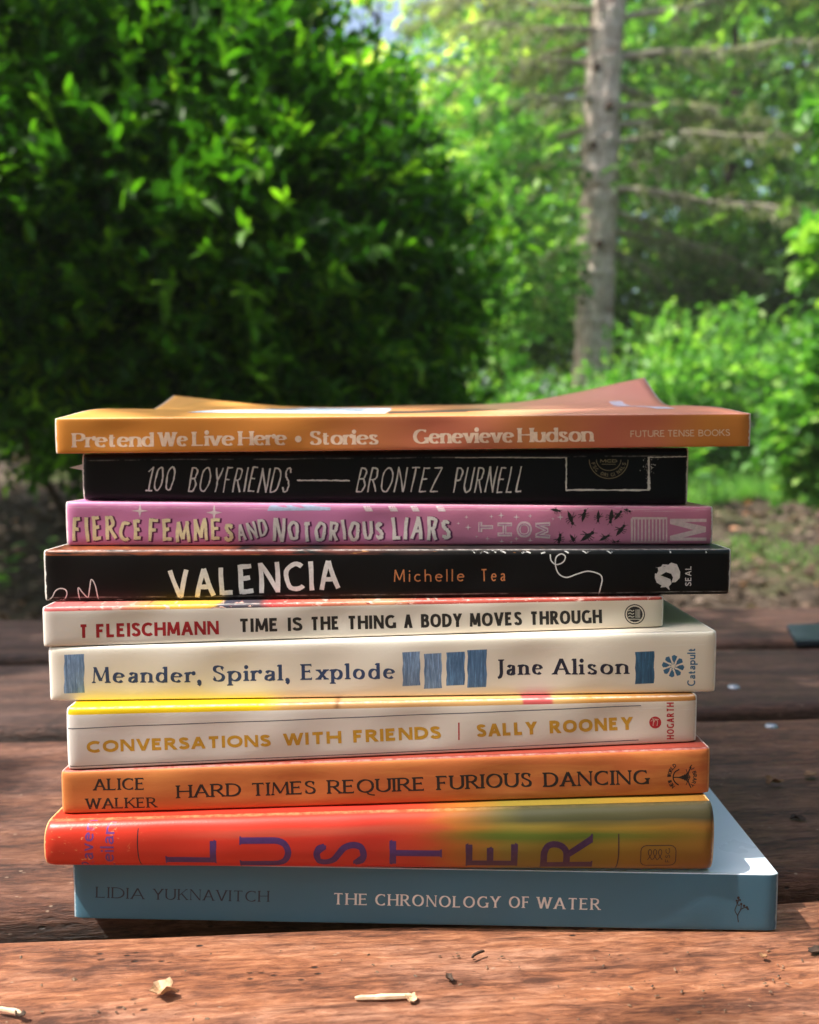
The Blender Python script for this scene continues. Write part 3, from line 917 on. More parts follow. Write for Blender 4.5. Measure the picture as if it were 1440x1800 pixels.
k.poly([(1178, 912), (1242, 912), (1242, 917.5), (1178, 917.5)]); k.poly([(1178, 945), (1242, 945), (1242, 950.5), (1178, 950.5)])
k.poly([(1178, 912), (1191, 915), (1241, 926), (1241, 935), (1232, 935), (1178, 921)]); k.poly([(1178, 950), (1191, 947.5), (1241, 935), (1241, 928), (1226, 930), (1178, 942)])
b3.lay('publisher_mark', k, ink('blush_ink', (.66, .46, .46)))

lettering(b4, 'title_lettering', WHITE, [('VALENCIA', (299, 1053), (598, 1035), 52, dict(scales=[1, .98, .95, .98, 1, 1, 1, 1]))], thick=.155, wob=.014, jit=.025, rot=2.5, track=.17, rough=.08)
lettering(b4, 'author_lettering', ink('copper_ink', (.55, .20, .075)), [('Michelle', (693, 1022.5), (816, 1022), 21.5), ('Tea', (846, 1022), (888, 1021.5), 21.5)], thick=.10, track=.34, wob=.006)
k = Ink()
def z8(pts, ox, oy, f): return [(ox + f * x, oy + f * y) for x, y in pts]
k.curve(z8([(6, 636), (40, 612), (62, 572), (95, 556), (128, 566), (134, 596), (112, 632), (70, 650), (30, 640)], 80, 880, .2778), 1.9)
k.curve(z8([(88, 632), (110, 630), (122, 645)], 80, 880, .2778), 1.9)
k.curve(z8([(217, 645), (207, 552), (238, 585), (268, 612), (280, 560), (292, 498), (318, 540), (336, 645)], 80, 880, .2778), 1.9)
k.curve(z8([(444, 645), (452, 630), (480, 632), (504, 642)], 80, 880, .2778), 1.7); k.curve(z8([(560, 630), (568, 638), (578, 640)], 80, 880, .2778), 1.7)
b4.lay('scribble_print', k, WHITE)
k = Ink()
k.curve(z8([(553, 92), (558, 122), (582, 140), (614, 128), (624, 102), (604, 90), (580, 108), (579, 150), (596, 186), (632, 200), (680, 184), (730, 171), (782, 184), (796, 208), (788, 250), (780, 286)], 760, 940, .375), 2.2)
b4.lay('scribble_print', k, WHITE)
k = Ink()
for a in ([(188, 74), (200, 86), (214, 72)], [(225, 86), (240, 76), (262, 86), (280, 72), (300, 84)], [(320, 74), (345, 86)], [(420, 86), (440, 78), (462, 86)], [(510, 88), (530, 82)], [(620, 74), (640, 86)], [(704, 74), (722, 86), (740, 74)], [(820, 74), (836, 86), (852, 74)], [(1116, 72), (1118, 86)], [(1284, 72), (1286, 86)]):
    k.line(z8(a, 760, 940, .375), 2.4)
b4.lay('scribble_print', k, WHITE)
k = Ink()
S = lambda p: [(740 + .486 * x, 640 + .486 * y) for x, y in p]
k.poly(S([(846, 737), (866, 735), (874, 724), (886, 733), (902, 726)])); k.poly(S([(856, 735), (886, 732), (905, 718), (926, 724), (938, 752), (936, 774), (922, 788), (906, 790), (912, 772), (905, 758), (886, 752), (866, 764), (852, 758), (858, 748)]))
k.poly(S([(846, 756), (852, 772), (866, 780), (888, 772), (902, 778), (906, 794), (897, 804), (900, 818), (886, 806), (866, 808), (870, 800), (852, 790), (845, 772)]))
b4.lay('publisher_mark', k, ink('grey_white_ink', (.62, .58, .58)))
k = Ink()
k.word('SEAL', (1215.5, 1030), (1215.5, 995), 10.8, thick=.16, track=.2)
b4.lay('publisher_lettering', k, ink('grey_white_ink', (.62, .58, .58)))

COND = dict(thick=.235, thin=.20, track=.12)
lettering(b5, 'author_lettering', ink('crimson_ink', (.36, .012, .02)), [('T', (140, 1121.5), (155, 1121.2), 24), ('FLEISCHMANN', (170, 1121), (385, 1115), 24)], **COND)
lettering(b5, 'title_lettering', BLACKINK, [(w, (a, 1111.3 - (a - 421) * .0246), (b, 1111.3 - (b - 421) * .0246), 23.8) for w, a, b in (('TIME', 420.5, 490), ('IS', 507, 531.5), ('THE', 546, 597), ('THING', 611, 696), ('A', 711, 725), ('BODY', 741, 812), ('MOVES', 826, 917.5), ('THROUGH', 932, 1058.5))], **COND)
k = Ink(); k.ring(1116, 1079.8, 16.8, 16.8, 1.9); k.disc(1116, 1079.8, 13.8); b5.lay('publisher_mark', k, BLACKINK)
k = Ink(12)
for i in range(3): k.curve([(1104.5, 1074 + i * 5.2), (1108, 1072.6 + i * 5.2), (1111.5, 1074.4 + i * 5.2), (1115, 1072.8 + i * 5.2)], 1.5)
for i in range(4): k.line([(1118 + i * 2.2, 1071), (1118 + i * 2.2, 1086)], 1.0)
k.line([(1106, 1088.5), (1126, 1088.5)], 1.2)
b5.lay('publisher_mark', k, ink('cream_ink', (.6, .55, .47)))

GARA = dict(thick=.215, thin=.08, serif=.085, sh=.055, nib=14, track=.24)
lettering(b6, 'title_lettering', ink('navy_blue_ink', (.035, .065, .16)), [('Meander,', (163, 1200.5), (354, 1199), 28), ('Spiral,', (374, 1198.5), (509, 1196), 28), ('Explode', (531, 1195.5), (694, 1192.5), 28)], **GARA)
lettering(b6, 'author_lettering', ink('midnight_ink', (.02, .022, .045)), [('Jane', (872, 1187.5), (954, 1186), 28), ('Alison', (973, 1186), (1104, 1184.5), 28)], **GARA)
def watercolour(name, c0, c1):
    m = NT(name)
    obj = m.n('TexCoord').outputs['Object']
    n = m.noise(m.mapping(obj, (1500, 1500, 120)), 1.0, 5, .7, .5)
    m.l(m.ramp(n, [(.3, c0), (.52, c1), (.72, tuple(min(1, x * 2.2) for x in c1))]), m.b.inputs['Base Color'])
    m.b.inputs['Roughness'].default_value = .5
    return m.m
wc1, wc2 = watercolour('pale_blue_wash', (.05, .12, .27), (.17, .27, .44)), watercolour('deep_blue_wash', (.012, .05, .11), (.03, .10, .19))
wc3 = watercolour('mid_blue_wash', (.03, .09, .20), (.08, .17, .32))
for (x0, x1, y0, y1, m) in ((113, 148.5, 1151, 1219, wc1), (708, 738.5, 1146.5, 1206, wc1), (746, 776.5, 1149.5, 1211, wc1), (785, 817, 1147, 1205.5, wc3), (822, 855.5, 1143, 1209, wc3), (1117, 1150, 1146, 1202.5, wc2)):
    k = Ink()
    j = lambda: random.uniform(-1.1, 1.1)
    n = 6
    L = [(x0 + (.8 * math.sin(i * 2.1 + x0)), y0 + (y1 - y0) * i / n) for i in range(n + 1)]
    Rr = [(x1 + (.8 * math.sin(i * 1.7 + x1)), y0 - 1.5 + (y1 - y0) * i / n) for i in range(n + 1)]
    k.strip(L, Rr)
    b6.lay('painted_patch', k, m)
k = Ink()
for i in range(8):
    a = rad(45 * i + 12)
    def Q(r, da): return (1183 + r * math.cos(a + da), 1170.7 + r * math.sin(a + da))
    k.poly([Q(5.5, .12), Q(11.5, -.36), Q(17.5, -.34), Q(20, -.12), Q(18.5, .2), Q(12, .22)])
    k.line([Q(3.2, .0), Q(6.5, .2)], 1.1)
b6.lay('publisher_mark', k, ink('teal_blue_ink', (.05, .15, .27)))
k = Ink()
k.word('Catapult', (1222.3, 1205.5), (1222.3, 1139.5), 14.5, thick=.165, track=.13)
b6.lay('publisher_lettering', k, ink('teal_blue_ink', (.05, .15, .27)))

GOLD = dict(thick=.275, thin=.245, track=.2)
lettering(b7, 'title_lettering', ink('golden_ink', (.60, .33, .03)), [('CONVERSATIONS', (154, 1323.5), (476, 1311.5), 21), ('WITH', (499, 1310.5), (600, 1306.5), 21.5), ('FRIENDS', (622, 1305.5), (775, 1298.5), 22)], **GOLD)
lettering(b7, 'author_lettering', ink('golden_ink', (.56, .30, .03)), [('SALLY', (839, 1295.5), (944, 1290.5), 22.5), ('ROONEY', (967, 1289), (1113, 1283), 22.5)], **GOLD)
k = Ink()
k.curve([(119, 1281), (420, 1269), (740, 1256.5), (1127, 1240.5)], 1.5); k.curve([(121, 1348), (420, 1335), (740, 1320.8), (1123, 1301)], 1.5)
b7.lay('rule_lines', k, ink('grey_ink', (.10, .11, .14)))
k = Ink()
k.line([(806.6, 1270), (806.8, 1300.5)], 2.4)
b7.lay('divider_bar', k, ink('red_ink', (.46, .02, .03)))
k = Ink(); k.disc(1152, 1270, 10.6)
b7.lay('publisher_mark', k, ink('red_ink', (.46, .02, .03)))
k = Ink()
k.word('HOGARTH', (1185, 1299.5), (1184.5, 1235), 12.6, thick=.185, track=.18)
b7.lay('publisher_lettering', k, ink('red_ink', (.46, .02, .03)))
k = Ink(12)
k.curve([(1148, 1276), (1149, 1266), (1147, 1262)], 1.3); k.curve([(1149, 1270), (1152.5, 1265), (1156, 1268), (1155, 1276)], 1.3); k.curve([(1144, 1268), (1150, 1264), (1158, 1265)], 1.0)
b7.lay('publisher_mark', k, ink('pale_ink', (.62, .42, .36)))

RUST = dict(thick=.20, thin=.10, serif=.085, sh=.065, nib=12, track=.17, wob=.004, rough=.07)
lettering(b8, 'author_lettering', BLACKINK, [('ALICE', (165, 1390), (255, 1387.5), 20.5), ('WALKER', (151, 1423), (276, 1419.5), 19)], **RUST)
lettering(b8, 'title_lettering', BLACKINK, [('HARD', (312, 1403), (424, 1399.5), 23), ('TIMES', (442, 1399.5), (555, 1396), 23), ('REQUIRE', (577, 1395.5), (747, 1389.5), 24), ('FURIOUS', (769, 1388.5), (935, 1383.5), 25), ('DANCING', (957, 1383.5), (1140, 1378), 25.5)], **RUST)
k = Ink()
arc_word(k, 'NEW WORLD', 1199, 1365, 19.5, 21, 130, 240, 7, thick=.2, track=0)
arc_word(k, 'LIBRARY', 1199, 1365, 19.5, 21, -50, 45, 7, thick=.2, track=0)
k.curve([(1194, 1352), (1186, 1357), (1183, 1366), (1186, 1374), (1193, 1380)], 2.2)
k.curve([(1215, 1348), (1211, 1356), (1209, 1366), (1211, 1376), (1215, 1385)], 2.2)
for x, h in ((1196, 2.2), (1200, 4.2), (1204, 6.8), (1208, 10)): k.poly([(x - 6.5, 1366.2), (x + 1, 1366.2 - h), (x - .6, 1366.2), (x + 1, 1366.2 + h)])
k.line([(1184, 1366), (1214, 1366)], 2.0); k.curve([(1206, 1352), (1209, 1360), (1213, 1366), (1209, 1373), (1206, 1380)], 1.3)
b8.lay('publisher_mark', k, BLACKINK)

violet = ink('violet_ink', (.07, .028, .15), .35)
k = Ink()
for ch, x0, x1, y0, y1 in (('L', 290, 380, 1475, 1516.5), ('U', 421, 512.5, 1474, 1523.5), ('S', 551, 645, 1482, 1522.5), ('T', 685, 777, 1476, 1525)):
    k.word(ch, (x1, y1 + 1), (x1, y0 - 1), x1 - x0, thick=.12, thin=.125, serif=.022, sh=.02, track=0, tick=.05)
b9.lay('title_lettering', k, violet)
k = Ink()
for ch, x0, x1, y0, y1 in (('E', 819, 910, 1480, 1523), ('R', 950, 1042.5, 1472, 1526)):
    k.word(ch, (x1, y1 + 1), (x1, y0 - 1), x1 - x0, thick=.12, thin=.13, serif=.022, sh=.02, track=0, tick=.05)
b9.lay('title_lettering', k, ink('dark_violet_ink', (.05, .022, .07), .35))
lettering(b9, 'author_lettering', ink('purple_ink', (.16, .05, .22), .35), [('Raven', (164, 1531), (164, 1449), 24), ('Leilani', (200, 1535), (200, 1446), 24)], thick=.135, track=.14)
k = Ink()
k.curve([(241, 1459), (242, 1490), (244, 1512), (247.5, 1528)], 2.0); b9.lay('rule_lines', k, ink('brown_violet_ink', (.035, .015, .025), .4))
k = Ink()
k.curve([(1088, 1466), (1088, 1500), (1086.5, 1520), (1084.5, 1532)], 2.2)
b9.lay('rule_lines', k, ink('brown_violet_ink', (.035, .015, .025), .4))
k = Ink()
rr = []
for cx, cy, a in ((1179, 1496, -90), (1179, 1515, 0), (1137, 1515, 90), (1137, 1496, 180)):
    rr += [(cx + 10 * math.cos(rad(a + t)), cy + 9.5 * math.sin(rad(a + t))) for t in (0, 30, 60, 90)]
k.line(rr + [rr[0]], 1.5, closed=True)
for x in (1143, 1152, 1161):
    k.curve([(x - 4, 1513), (x + 1, 1505), (x + 3, 1498), (x, 1493.5), (x - 3, 1498), (x - 1, 1505), (x + 4, 1513)], 1.3)
k.word('FSG', (1178.5, 1518), (1178.5, 1492), 8, thick=.13, track=.22)
b9.lay('publisher_mark', k, ink('brown_violet_ink', (.035, .015, .025), .4))

WAT = dict(thick=.135, thin=.06, serif=.07, sh=.04, nib=10, track=.24)
lettering(b10, 'author_lettering', ink('ink_blue', (.010, .022, .04)), [('LIDIA', (168.5, 1578.5), (254, 1580), 19), ('YUKNAVITCH', (270, 1580.5), (472.5, 1585), 19)], **WAT)
lettering(b10, 'title_lettering', WHITE, [('THE', (586, 1590), (646, 1591), 20), ('CHRONOLOGY', (660, 1591.5), (879, 1595.5), 20), ('OF', (895, 1596), (931, 1596.5), 20), ('WATER', (944, 1597), (1055, 1600), 20)], **dict(WAT, thick=.18, thin=.08))
k = Ink()
T = lambda p: [(720 + .5 * x, 1360 + .5 * y) for x, y in p]
k.curve(T([(1156, 522), (1154, 498), (1164, 478), (1166, 462)]), 1.6); k.curve(T([(1154, 500), (1144, 480), (1152, 458), (1158, 440)]), 1.6); k.curve(T([(1162, 478), (1180, 470), (1192, 476)]), 1.5)
for x, y, r in ((1156, 436, 2.4), (1162, 444, 1.8), (1150, 446, 1.8), (1166, 458, 2.2), (1158, 462, 1.5), (1176, 464, 2.2), (1186, 470, 2.4), (1190, 476, 1.8), (1152, 454, 1.6)): k.disc(720 + .5 * x, 1360 + .5 * y, r)
b10.lay('publisher_mark', k, BLACKINK)
# ------------------------------------------------------------------ picnic table
YAW = rad(4.9)
def wood(name, tint=(1, 1, 1), seed=0.0):
    m = NT(name)
    obj = m.n('TexCoord').outputs['Object']
    v = m.mapping(obj, (1, 1, 1), (seed * 3.1, seed * 1.7, seed))
    # broad soft bands of early and late wood, bent by slow noise, over a rough weathered fuzz
    slow = m.noise(m.mapping(v, (3.0, 11, 11)), 1.0, 4, .55)
    sx = m.n('SeparateXYZ'); m.l(v, sx.inputs[0])
    yy = m.math('ADD', m.math('MULTIPLY', sx.outputs[1], 260.0), m.math('MULTIPLY', slow, 26.0))
    band = m.math('ADD', m.math('MULTIPLY', m.math('SINE', yy), .5), .5)
    fine = m.noise(m.mapping(v, (95, 470, 470)), 1.0, 8, .72, .4)
    fibre = m.noise(m.mapping(v, (38, 640, 640)), 1.0, 4, .7)
    patch = m.noise(m.mapping(v, (16, 46, 46)), 1.0, 7, .72)
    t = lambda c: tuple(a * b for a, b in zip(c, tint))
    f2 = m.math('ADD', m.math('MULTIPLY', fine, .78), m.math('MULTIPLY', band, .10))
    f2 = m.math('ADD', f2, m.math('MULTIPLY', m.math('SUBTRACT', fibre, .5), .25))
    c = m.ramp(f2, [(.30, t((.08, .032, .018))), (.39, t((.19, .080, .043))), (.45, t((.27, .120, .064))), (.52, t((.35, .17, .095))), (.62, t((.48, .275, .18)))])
    pk = m.ramp(patch, [(.44, (0, 0, 0)), (.62, (.55, .55, .55))])
    c = m.mix(pk, c, m.ramp(f2, [(.36, t((.055, .030, .024))), (.44, t((.17, .100, .082))), (.56, t((.36, .24, .20)))]))
    line = m.noise(m.mapping(v, (5, 240, 240), (2, 2, 2)), 1.0, 3, .5, .6)
    c = m.mix(m.ramp(line, [(.30, (.7, .7, .7)), (.37, (0, 0, 0))]), c, t((.085, .036, .022)))
    dirt = m.noise(m.mapping(v, (30, 160, 160), (5, 2, 1)), 1.0, 6, .75)
    c = m.mix(m.ramp(dirt, [(.64, (0, 0, 0)), (.70, (.7, .7, .7))]), c, t((.06, .032, .022)))
    crack = m.noise(m.mapping(v, (9, 330, 330), (1, 9, 4)), 1.0, 4, .6)
    ck = m.ramp(crack, [(.24, (1, 1, 1)), (.31, (0, 0, 0))])
    c = m.mix(ck, c, (.018, .009, .006))
    # scattered pits, pale flecks of lichen and dust
    vo = m.n('TexVoronoi'); vo.inputs['Scale'].default_value = 1.0
    m.l(m.mapping(v, (150, 330, 330)), vo.inputs['Vector'])
    pit = m.math('MULTIPLY', m.ramp(vo.outputs['Distance'], [(.10, (1, 1, 1)), (.2, (0, 0, 0))]), m.ramp(m.noise(m.mapping(v, (25, 40, 40)), 1, 2), [(.52, (0, 0, 0)), (.6, (1, 1, 1))]))
    c = m.mix(pit, c, (.03, .014, .009))
    vf = m.n('TexVoronoi'); vf.inputs['Scale'].default_value = 1.0
    m.l(m.mapping(v, (230, 420, 420), (3, 3, 3)), vf.inputs['Vector'])
    fleck = m.math('MULTIPLY', m.ramp(vf.outputs['Distance'], [(.10, (1, 1, 1)), (.2, (0, 0, 0))]), m.ramp(m.noise(m.mapping(v, (60, 90, 90), (8, 8, 8)), 1, 2), [(.60, (0, 0, 0)), (.66, (.8, .8, .8))]))
    c = m.mix(fleck, c, (.50, .36, .26))
    m.l(c, m.b.inputs['Base Color'])
    m.l(m.math('ADD', m.math('MULTIPLY', patch, .3), .45), m.b.inputs['Roughness'])
    m.b.inputs['Specular IOR Level'].default_value = .45
    h = m.math('ADD', m.math('MULTIPLY', fine, 1.5), m.math('MULTIPLY', fibre, .7))
    h = m.math('SUBTRACT', h, m.math('MULTIPLY', ck, .9))
    h = m.math('SUBTRACT', h, m.math('MULTIPLY', pit, .6))
    h = m.math('ADD', h, m.math('MULTIPLY', patch, .9))
    m.bump(h, .9, .0017)
    return m.m

table = empty('picnic_table', (0, .40, 0), YAW)
tag(table, 'brown weathered picnic table of wide planks with dark gaps, carrying the books', 'table')
inv = lambda p: Vector(((p.x) * math.cos(YAW) + (p.y - .40) * math.sin(YAW), -(p.x) * math.sin(YAW) + (p.y - .40) * math.cos(YAW), p.z))

def plank(y0, y1, seed, tint, x0=-1.0, x1=1.0, th=.038):
    r = .006
    prof = []
    for cx, cz, a0 in ((y0 + r, -r, 180), (y1 - r, -r, 90)):
        for i in range(6):
            a = rad(a0 - 18 * i)
            prof.append((cx + r * math.cos(a), cz + r * math.sin(a)))
    top = prof[:6]
    n = 10
    for i in range(1, n): top.append((y0 + r + (y1 - y0 - 2 * r) * i / n, 0))
    prof = top + prof[6:] + [(y1, -th + .003), (y1 - .003, -th), (y0 + .003, -th), (y0, -th + .003)]
    V, F, nx = [], [], 260
    m = len(prof)
    for i in range(nx + 1):
        x = x0 + (x1 - x0) * i / nx
        w = .0011 * math.sin(x * 13 + seed * 5) + .0007 * math.sin(x * 37 + seed * 2)
        for (y, z) in prof:
            e = 1 if (y < y0 + r or y > y1 - r) else 0
            V.append((x, y + (w if e else 0), z + (.0006 * math.sin(x * 29 + y * 60 + seed) - .0006 if z > -.01 else 0)))
    for i in range(nx):
        for j in range(m):
            a, b = i * m + j, i * m + (j + 1) % m
            F.append((a, b, b + m, a + m))
    F.append(tuple(reversed(range(m)))); F.append(tuple(range(nx * m, nx * m + m)))
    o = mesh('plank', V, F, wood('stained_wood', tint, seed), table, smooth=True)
    return o

ys = [(.107, .2563), (.2705, .4355), (.4545, .590), (.614, .7450)]
planks = []
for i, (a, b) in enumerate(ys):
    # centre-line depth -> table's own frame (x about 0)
    planks.append(plank(a - .40, b - .40, i + 1.0, ((1.28, 1.06, .90), (.62, .53, .52), (.31, .285, .32), (.33, .305, .34))[i]))  # front plank brightened, far ones darkened: sun and shade put into the tints
def bar(name, x0, x1, y0, y1, z0, z1, parent, mat):
    V = [(x, y, z) for x in (x0, x1) for y in (y0, y1) for z in (z0, z1)]
    return mesh(name, V, [(0, 1, 3, 2), (4, 6, 7, 5), (0, 4, 5, 1), (2, 3, 7, 6), (0, 2, 6, 4), (1, 5, 7, 3)], mat, parent)
wleg = wood('stained_wood', (.8, .8, .8), 9)
for x in (-.75, .75):
    bar('cross_beam', x - .02, x + .02, -.28, .30, -.13, -.0385, table, wleg)
    for s in (-1, 1):
        b = bar('leg', x - .065 if s < 0 else x + .0205, x - .0205 if s < 0 else x + .065, -.05, .04, -.76, -.039, table, wleg)
        b.location = (0, s * .19, 0)
# dark metal plate bridging the far gap on the right, and the screw heads
m_plate = plain('dark_steel', (.035, .05, .07), .45, .5, .3)
pp = [inv(on_table(1383, 1106)), inv(on_table(1480, 1103)), inv(on_table(1500, 1134)), inv(on_table(1399, 1136))]
V = [Vector((p.x, p.y, .0042)) for p in pp] + [Vector((p.x, p.y, .0003)) for p in pp]
mesh('metal_plate', V, [(0, 3, 2, 1), (4, 5, 6, 7), (0, 1, 5, 4), (1, 2, 6, 5), (2, 3, 7, 6), (3, 0, 4, 7)], m_plate, table)
m_screw = plain('zinc', (.36, .40, .45), .5, .5, .7)
m_slot = plain('screw_recess', (.05, .05, .06), .6)
def screw(px, py, pl, r=.0042, sink=0.0):
    p = inv(on_table(px, py))
    V, F = [], []
    rings = ((0, .0016), (.5, .0015), (.85, .0009), (1.0, .0001), (1.0, -.001))
    for q, z in rings:
        for i in range(20):
            a = 2 * math.pi * i / 20
            V.append((p.x + r * q * math.cos(a), p.y + r * q * math.sin(a), z - sink))
    for k in range(len(rings) - 1):
        for i in range(20):
            F.append((k * 20 + i, (k + 1) * 20 + i, (k + 1) * 20 + (i + 1) % 20, k * 20 + (i + 1) % 20))
    s = mesh('screw', V, F, m_screw, planks[pl], smooth=True)
    bar('recess', p.x - r * .55, p.x + r * .55, p.y - r * .12, p.y + r * .12, .0010 - sink, .00175 - sink, s, m_slot)
screw(1290, 1208, 2, .0038); screw(1356, 1277, 1, .0034)

# ------------------------------------------------------------------ litter lying on the planks
def dry(name, c, c2):
    m = NT(name)
    obj = m.n('TexCoord').outputs['Object']
    n = m.noise(obj, 260, 5, .65)
    m.l(m.ramp(n, [(.35, c), (.65, c2)]), m.b.inputs['Base Color'])
    m.b.inputs['Roughness'].default_value = .7
    m.bump(n, .5, .0006)
    return m.m
m_dry, m_pale, m_dark = dry('dry_leaf', (.42, .24, .12), (.72, .52, .34)), dry('pale_wood', (.55, .36, .22), (.72, .55, .38)), dry('dark_bark', (.03, .018, .012), (.09, .05, .03))
m_brown = dry('brown_husk', (.16, .07, .03), (.36, .2, .09))

def fragment(name, px, py, r, mat, label, cat, seed, flat=.35, elong=1.4, group=None, rz=None):
    """a small curled scrap: a crumpled double-skinned disc"""
    rg = random.Random(seed)
    p = on_table(px, py)
    V, F, n, k = [], [], 14, 4
    ph = [rg.uniform(0, 6) for _ in range(6)]
    pts = []
    for j in range(1, k + 1):
        for i in range(n):
            a = 2 * math.pi * i / n
            q = r * j / k * (1 + .28 * math.sin(2 * a + ph[0]) + .18 * math.sin(5 * a + ph[1]) + .1 * math.sin(9 * a + ph[4]))
            x, y = q * math.cos(a) * elong, q * math.sin(a)
            z = r * flat * ((j / k) ** 2 * (.6 + .5 * math.sin(2 * a + ph[2]) + .35 * math.sin(3 * a + ph[3])) + .25 * math.sin(x / r * 3 + ph[5]))
            pts.append((x, y, z))
    pts = [(0, 0, .02 * r)] + pts
    mz = min(q[2] for q in pts)
    pts = [(x, y, z - mz + .0004) for x, y, z in pts]
    th = max(.00035, r * .05)
    V = pts + [(x, y, z + th) for x, y, z in pts]
    N = len(pts)
    for side in (0, 1):
        o = side * N
        for i in range(n):
            i2 = (i + 1) % n
            f = (o, o + 1 + i, o + 1 + i2); F.append(f if side else f[::-1])
            for j in range(k - 1):
                a, b = o + 1 + j * n, o + 1 + (j + 1) * n
                f = (a + i, b + i, b + i2, a + i2); F.append(f if side else f[::-1])
    b = 1 + (k - 1) * n
    for i in range(n):
        i2 = (i + 1) % n
        F.append((b + i, b + i2, N + b + i2, N + b + i))
    o = mesh(name, V, F, mat, None, smooth=False)
    o.location = (p.x, p.y, 0)
    o.rotation_euler.z = rg.uniform(0, 6) if rz is None else rz
    return tag(o, label, cat, group)

def splinter(name, a, b, w, h, mat, label, cat, seed):
    rg = random.Random(seed)
    A, B = on_table(*a), on_table(*b)
    d = B - A; L = d.length; d.normalize()
    s = Vector((-d.y, d.x, 0))
    V, F, n = [], [], 9
    for i in range(n + 1):
        t = i / n
        k = (.55 + .45 * min(1, 6 * t, 7 * (1 - t) + .15)) * rg.uniform(.85, 1.12)
        c = d * (L * t) + s * (w * .15 * math.sin(t * 5 + seed))
        z = .0006 + h * .25 * math.sin(t * 3.0)
        for u, q in ((-.5, 0), (.5, 0), (.42, 1), (-.35, .85)):
            V.append(c + s * (u * w * k) + Vector((0, 0, z + q * h * k)))
    for i in range(n):
        for j in range(4):
            F.append((4 * i + j, 4 * i + (j + 1) % 4, 4 * i + 4 + (j + 1) % 4, 4 * i + 4 + j))
    F.append((3, 2, 1, 0)); F.append((4 * n, 4 * n + 1, 4 * n + 2, 4 * n + 3))
    o = mesh(name, V, F, mat)
    o.location = (A.x, A.y, 0)
    return tag(o, label, cat)

fragment('dry_leaf', 288, 1748, .0025, m_dry, 'small curled dry leaf on the front plank below the red book', 'leaf', 5, .75, 1.35, rz=.35)
splinter('wood_splinter', (624, 1760), (730, 1756), .0012, .0008, m_pale, 'pale straight wood splinter on the front plank at the bottom of the photo', 'splinter', 2)
splinter('dry_stalk', (-6, 1776), (38, 1788), .0010, .0007, m_pale, 'short pale stalk at the left edge of the front plank', 'stalk', 4)
fragment('seed_husk', 36, 1789, .0010, m_dark, 'tiny dark husk at the tip of the pale stalk', 'husk', 8, .8, 1.2)
fragment('brown_husk', 1360, 1379, .0021, m_brown, 'brown curled husk on the second plank right of the terracotta book', 'husk', 12, .8, 1.5, rz=.1)
fragment('leaf_crumb', 1424, 1364, .0022, m_brown, 'flat brown leaf crumb near the right edge of the second plank', 'leaf', 15, .3, 1.7, rz=.2)
fragment('bark_flake', 1402, 1441, .0016, m_dark, 'dark bark flake on the second plank right of the pale blue cover', 'bark', 17, .5, 1.6, rz=0)
splinter('dark_twig', (829, 1687), (851, 1676), .0006, .0007, m_dark, 'tiny dark twig on the front plank below the white title', 'twig', 6)
fragment('bark_crumb', 790, 1724, .0011, m_dark, 'dark crumb of bark on the front plank below the tiny twig', 'bark', 21, .8, 1.2)
fragment('wood_chip', 722, 1760, .0014, m_dry, 'reddish wood chip touching the right end of the pale splinter', 'chip', 24, .6, 1.3, rz=.2)
fragment('knot_flake', 1434, 1672, .0014, m_dark, 'dark raised knot flake at the right edge of the front plank', 'bark', 31, .12, 1.8, rz=.1)
fragment('leaf_scrap', 1342, 1684, .0008, m_brown, 'brown leaf scrap on the front plank below the blue book\'s right end', 'leaf', 37, .5, 1.3)
# loose specks of grit and needles, too many and too small to count
V, F = [], []
rg = random.Random(77)
for i in range(330):
    px, py = rg.uniform(-60, 1500), rg.choice([rg.uniform(1640, 1830), rg.uniform(1660, 1800), rg.uniform(1100, 1620)])
    if 60 < px < 1390 and py < 1665: continue
    p = on_table(px, py)
    q = inv(p)
    if not any(a - .40 + .004 < q.y < b - .40 - .004 for a, b in ys): continue
    r = rg.uniform(.0001, .0003) * (1.0 if rg.random() < .95 else 1.8)
    b = len(V)
    e, a = rg.uniform(1, 2.6), rg.uniform(0, 6.3)
    for dx, dy, z in ((-1, -1, 0), (1, -1, 0), (1, 1, 0), (-1, 1, 0), (rg.uniform(-.4, .4), rg.uniform(-.4, .4), 1.2)):
        X, Y = dx * r * e, dy * r
        V.append((p.x + X * math.cos(a) - Y * math.sin(a), p.y + X * math.sin(a) + Y * math.cos(a), -.0003 + z * r))
    F += [(b, b + 1, b + 4), (b + 1, b + 2, b + 4), (b + 2, b + 3, b + 4), (b + 3, b, b + 4), (b, b + 3, b + 2, b + 1)]
tag(mesh('grit', V, F, dry('grit', (.03, .018, .012), (.28, .17, .1))), 'loose dark specks of grit and crumbs scattered over the planks', 'grit', kind='stuff')

# ------------------------------------------------------------------ ground
def ground_material():
    m = NT('forest_floor')
    obj = m.n('TexCoord').outputs['Object']
    a = m.noise(obj, 9, 6, .65)
    b = m.noise(obj, 1.1, 4, .6)
    c = m.ramp(a, [(.3, (.025, .016, .010)), (.5, (.06, .04, .028)), (.62, (.10, .075, .055)), (.75, (.17, .13, .10))])
    moss = m.ramp(b, [(.5, (0, 0, 0)), (.62, (.85, .85, .85))])
    c = m.mix(moss, c, (.07, .10, .022))
    m.l(c, m.b.inputs['Base Color'])
    m.b.inputs['Roughness'].default_value = .95
    m.bump(a, .8, .03)
    return m.m
xs = np.concatenate([np.linspace(-70, -9, 24), np.linspace(-8, 8, 90), np.linspace(9, 70, 24)])
yy_ = np.concatenate([np.linspace(-60, -3, 20), np.linspace(-2.5, 14, 90), np.linspace(15, 110, 24)])
X, Y = np.meshgrid(xs, yy_, indexing='ij')
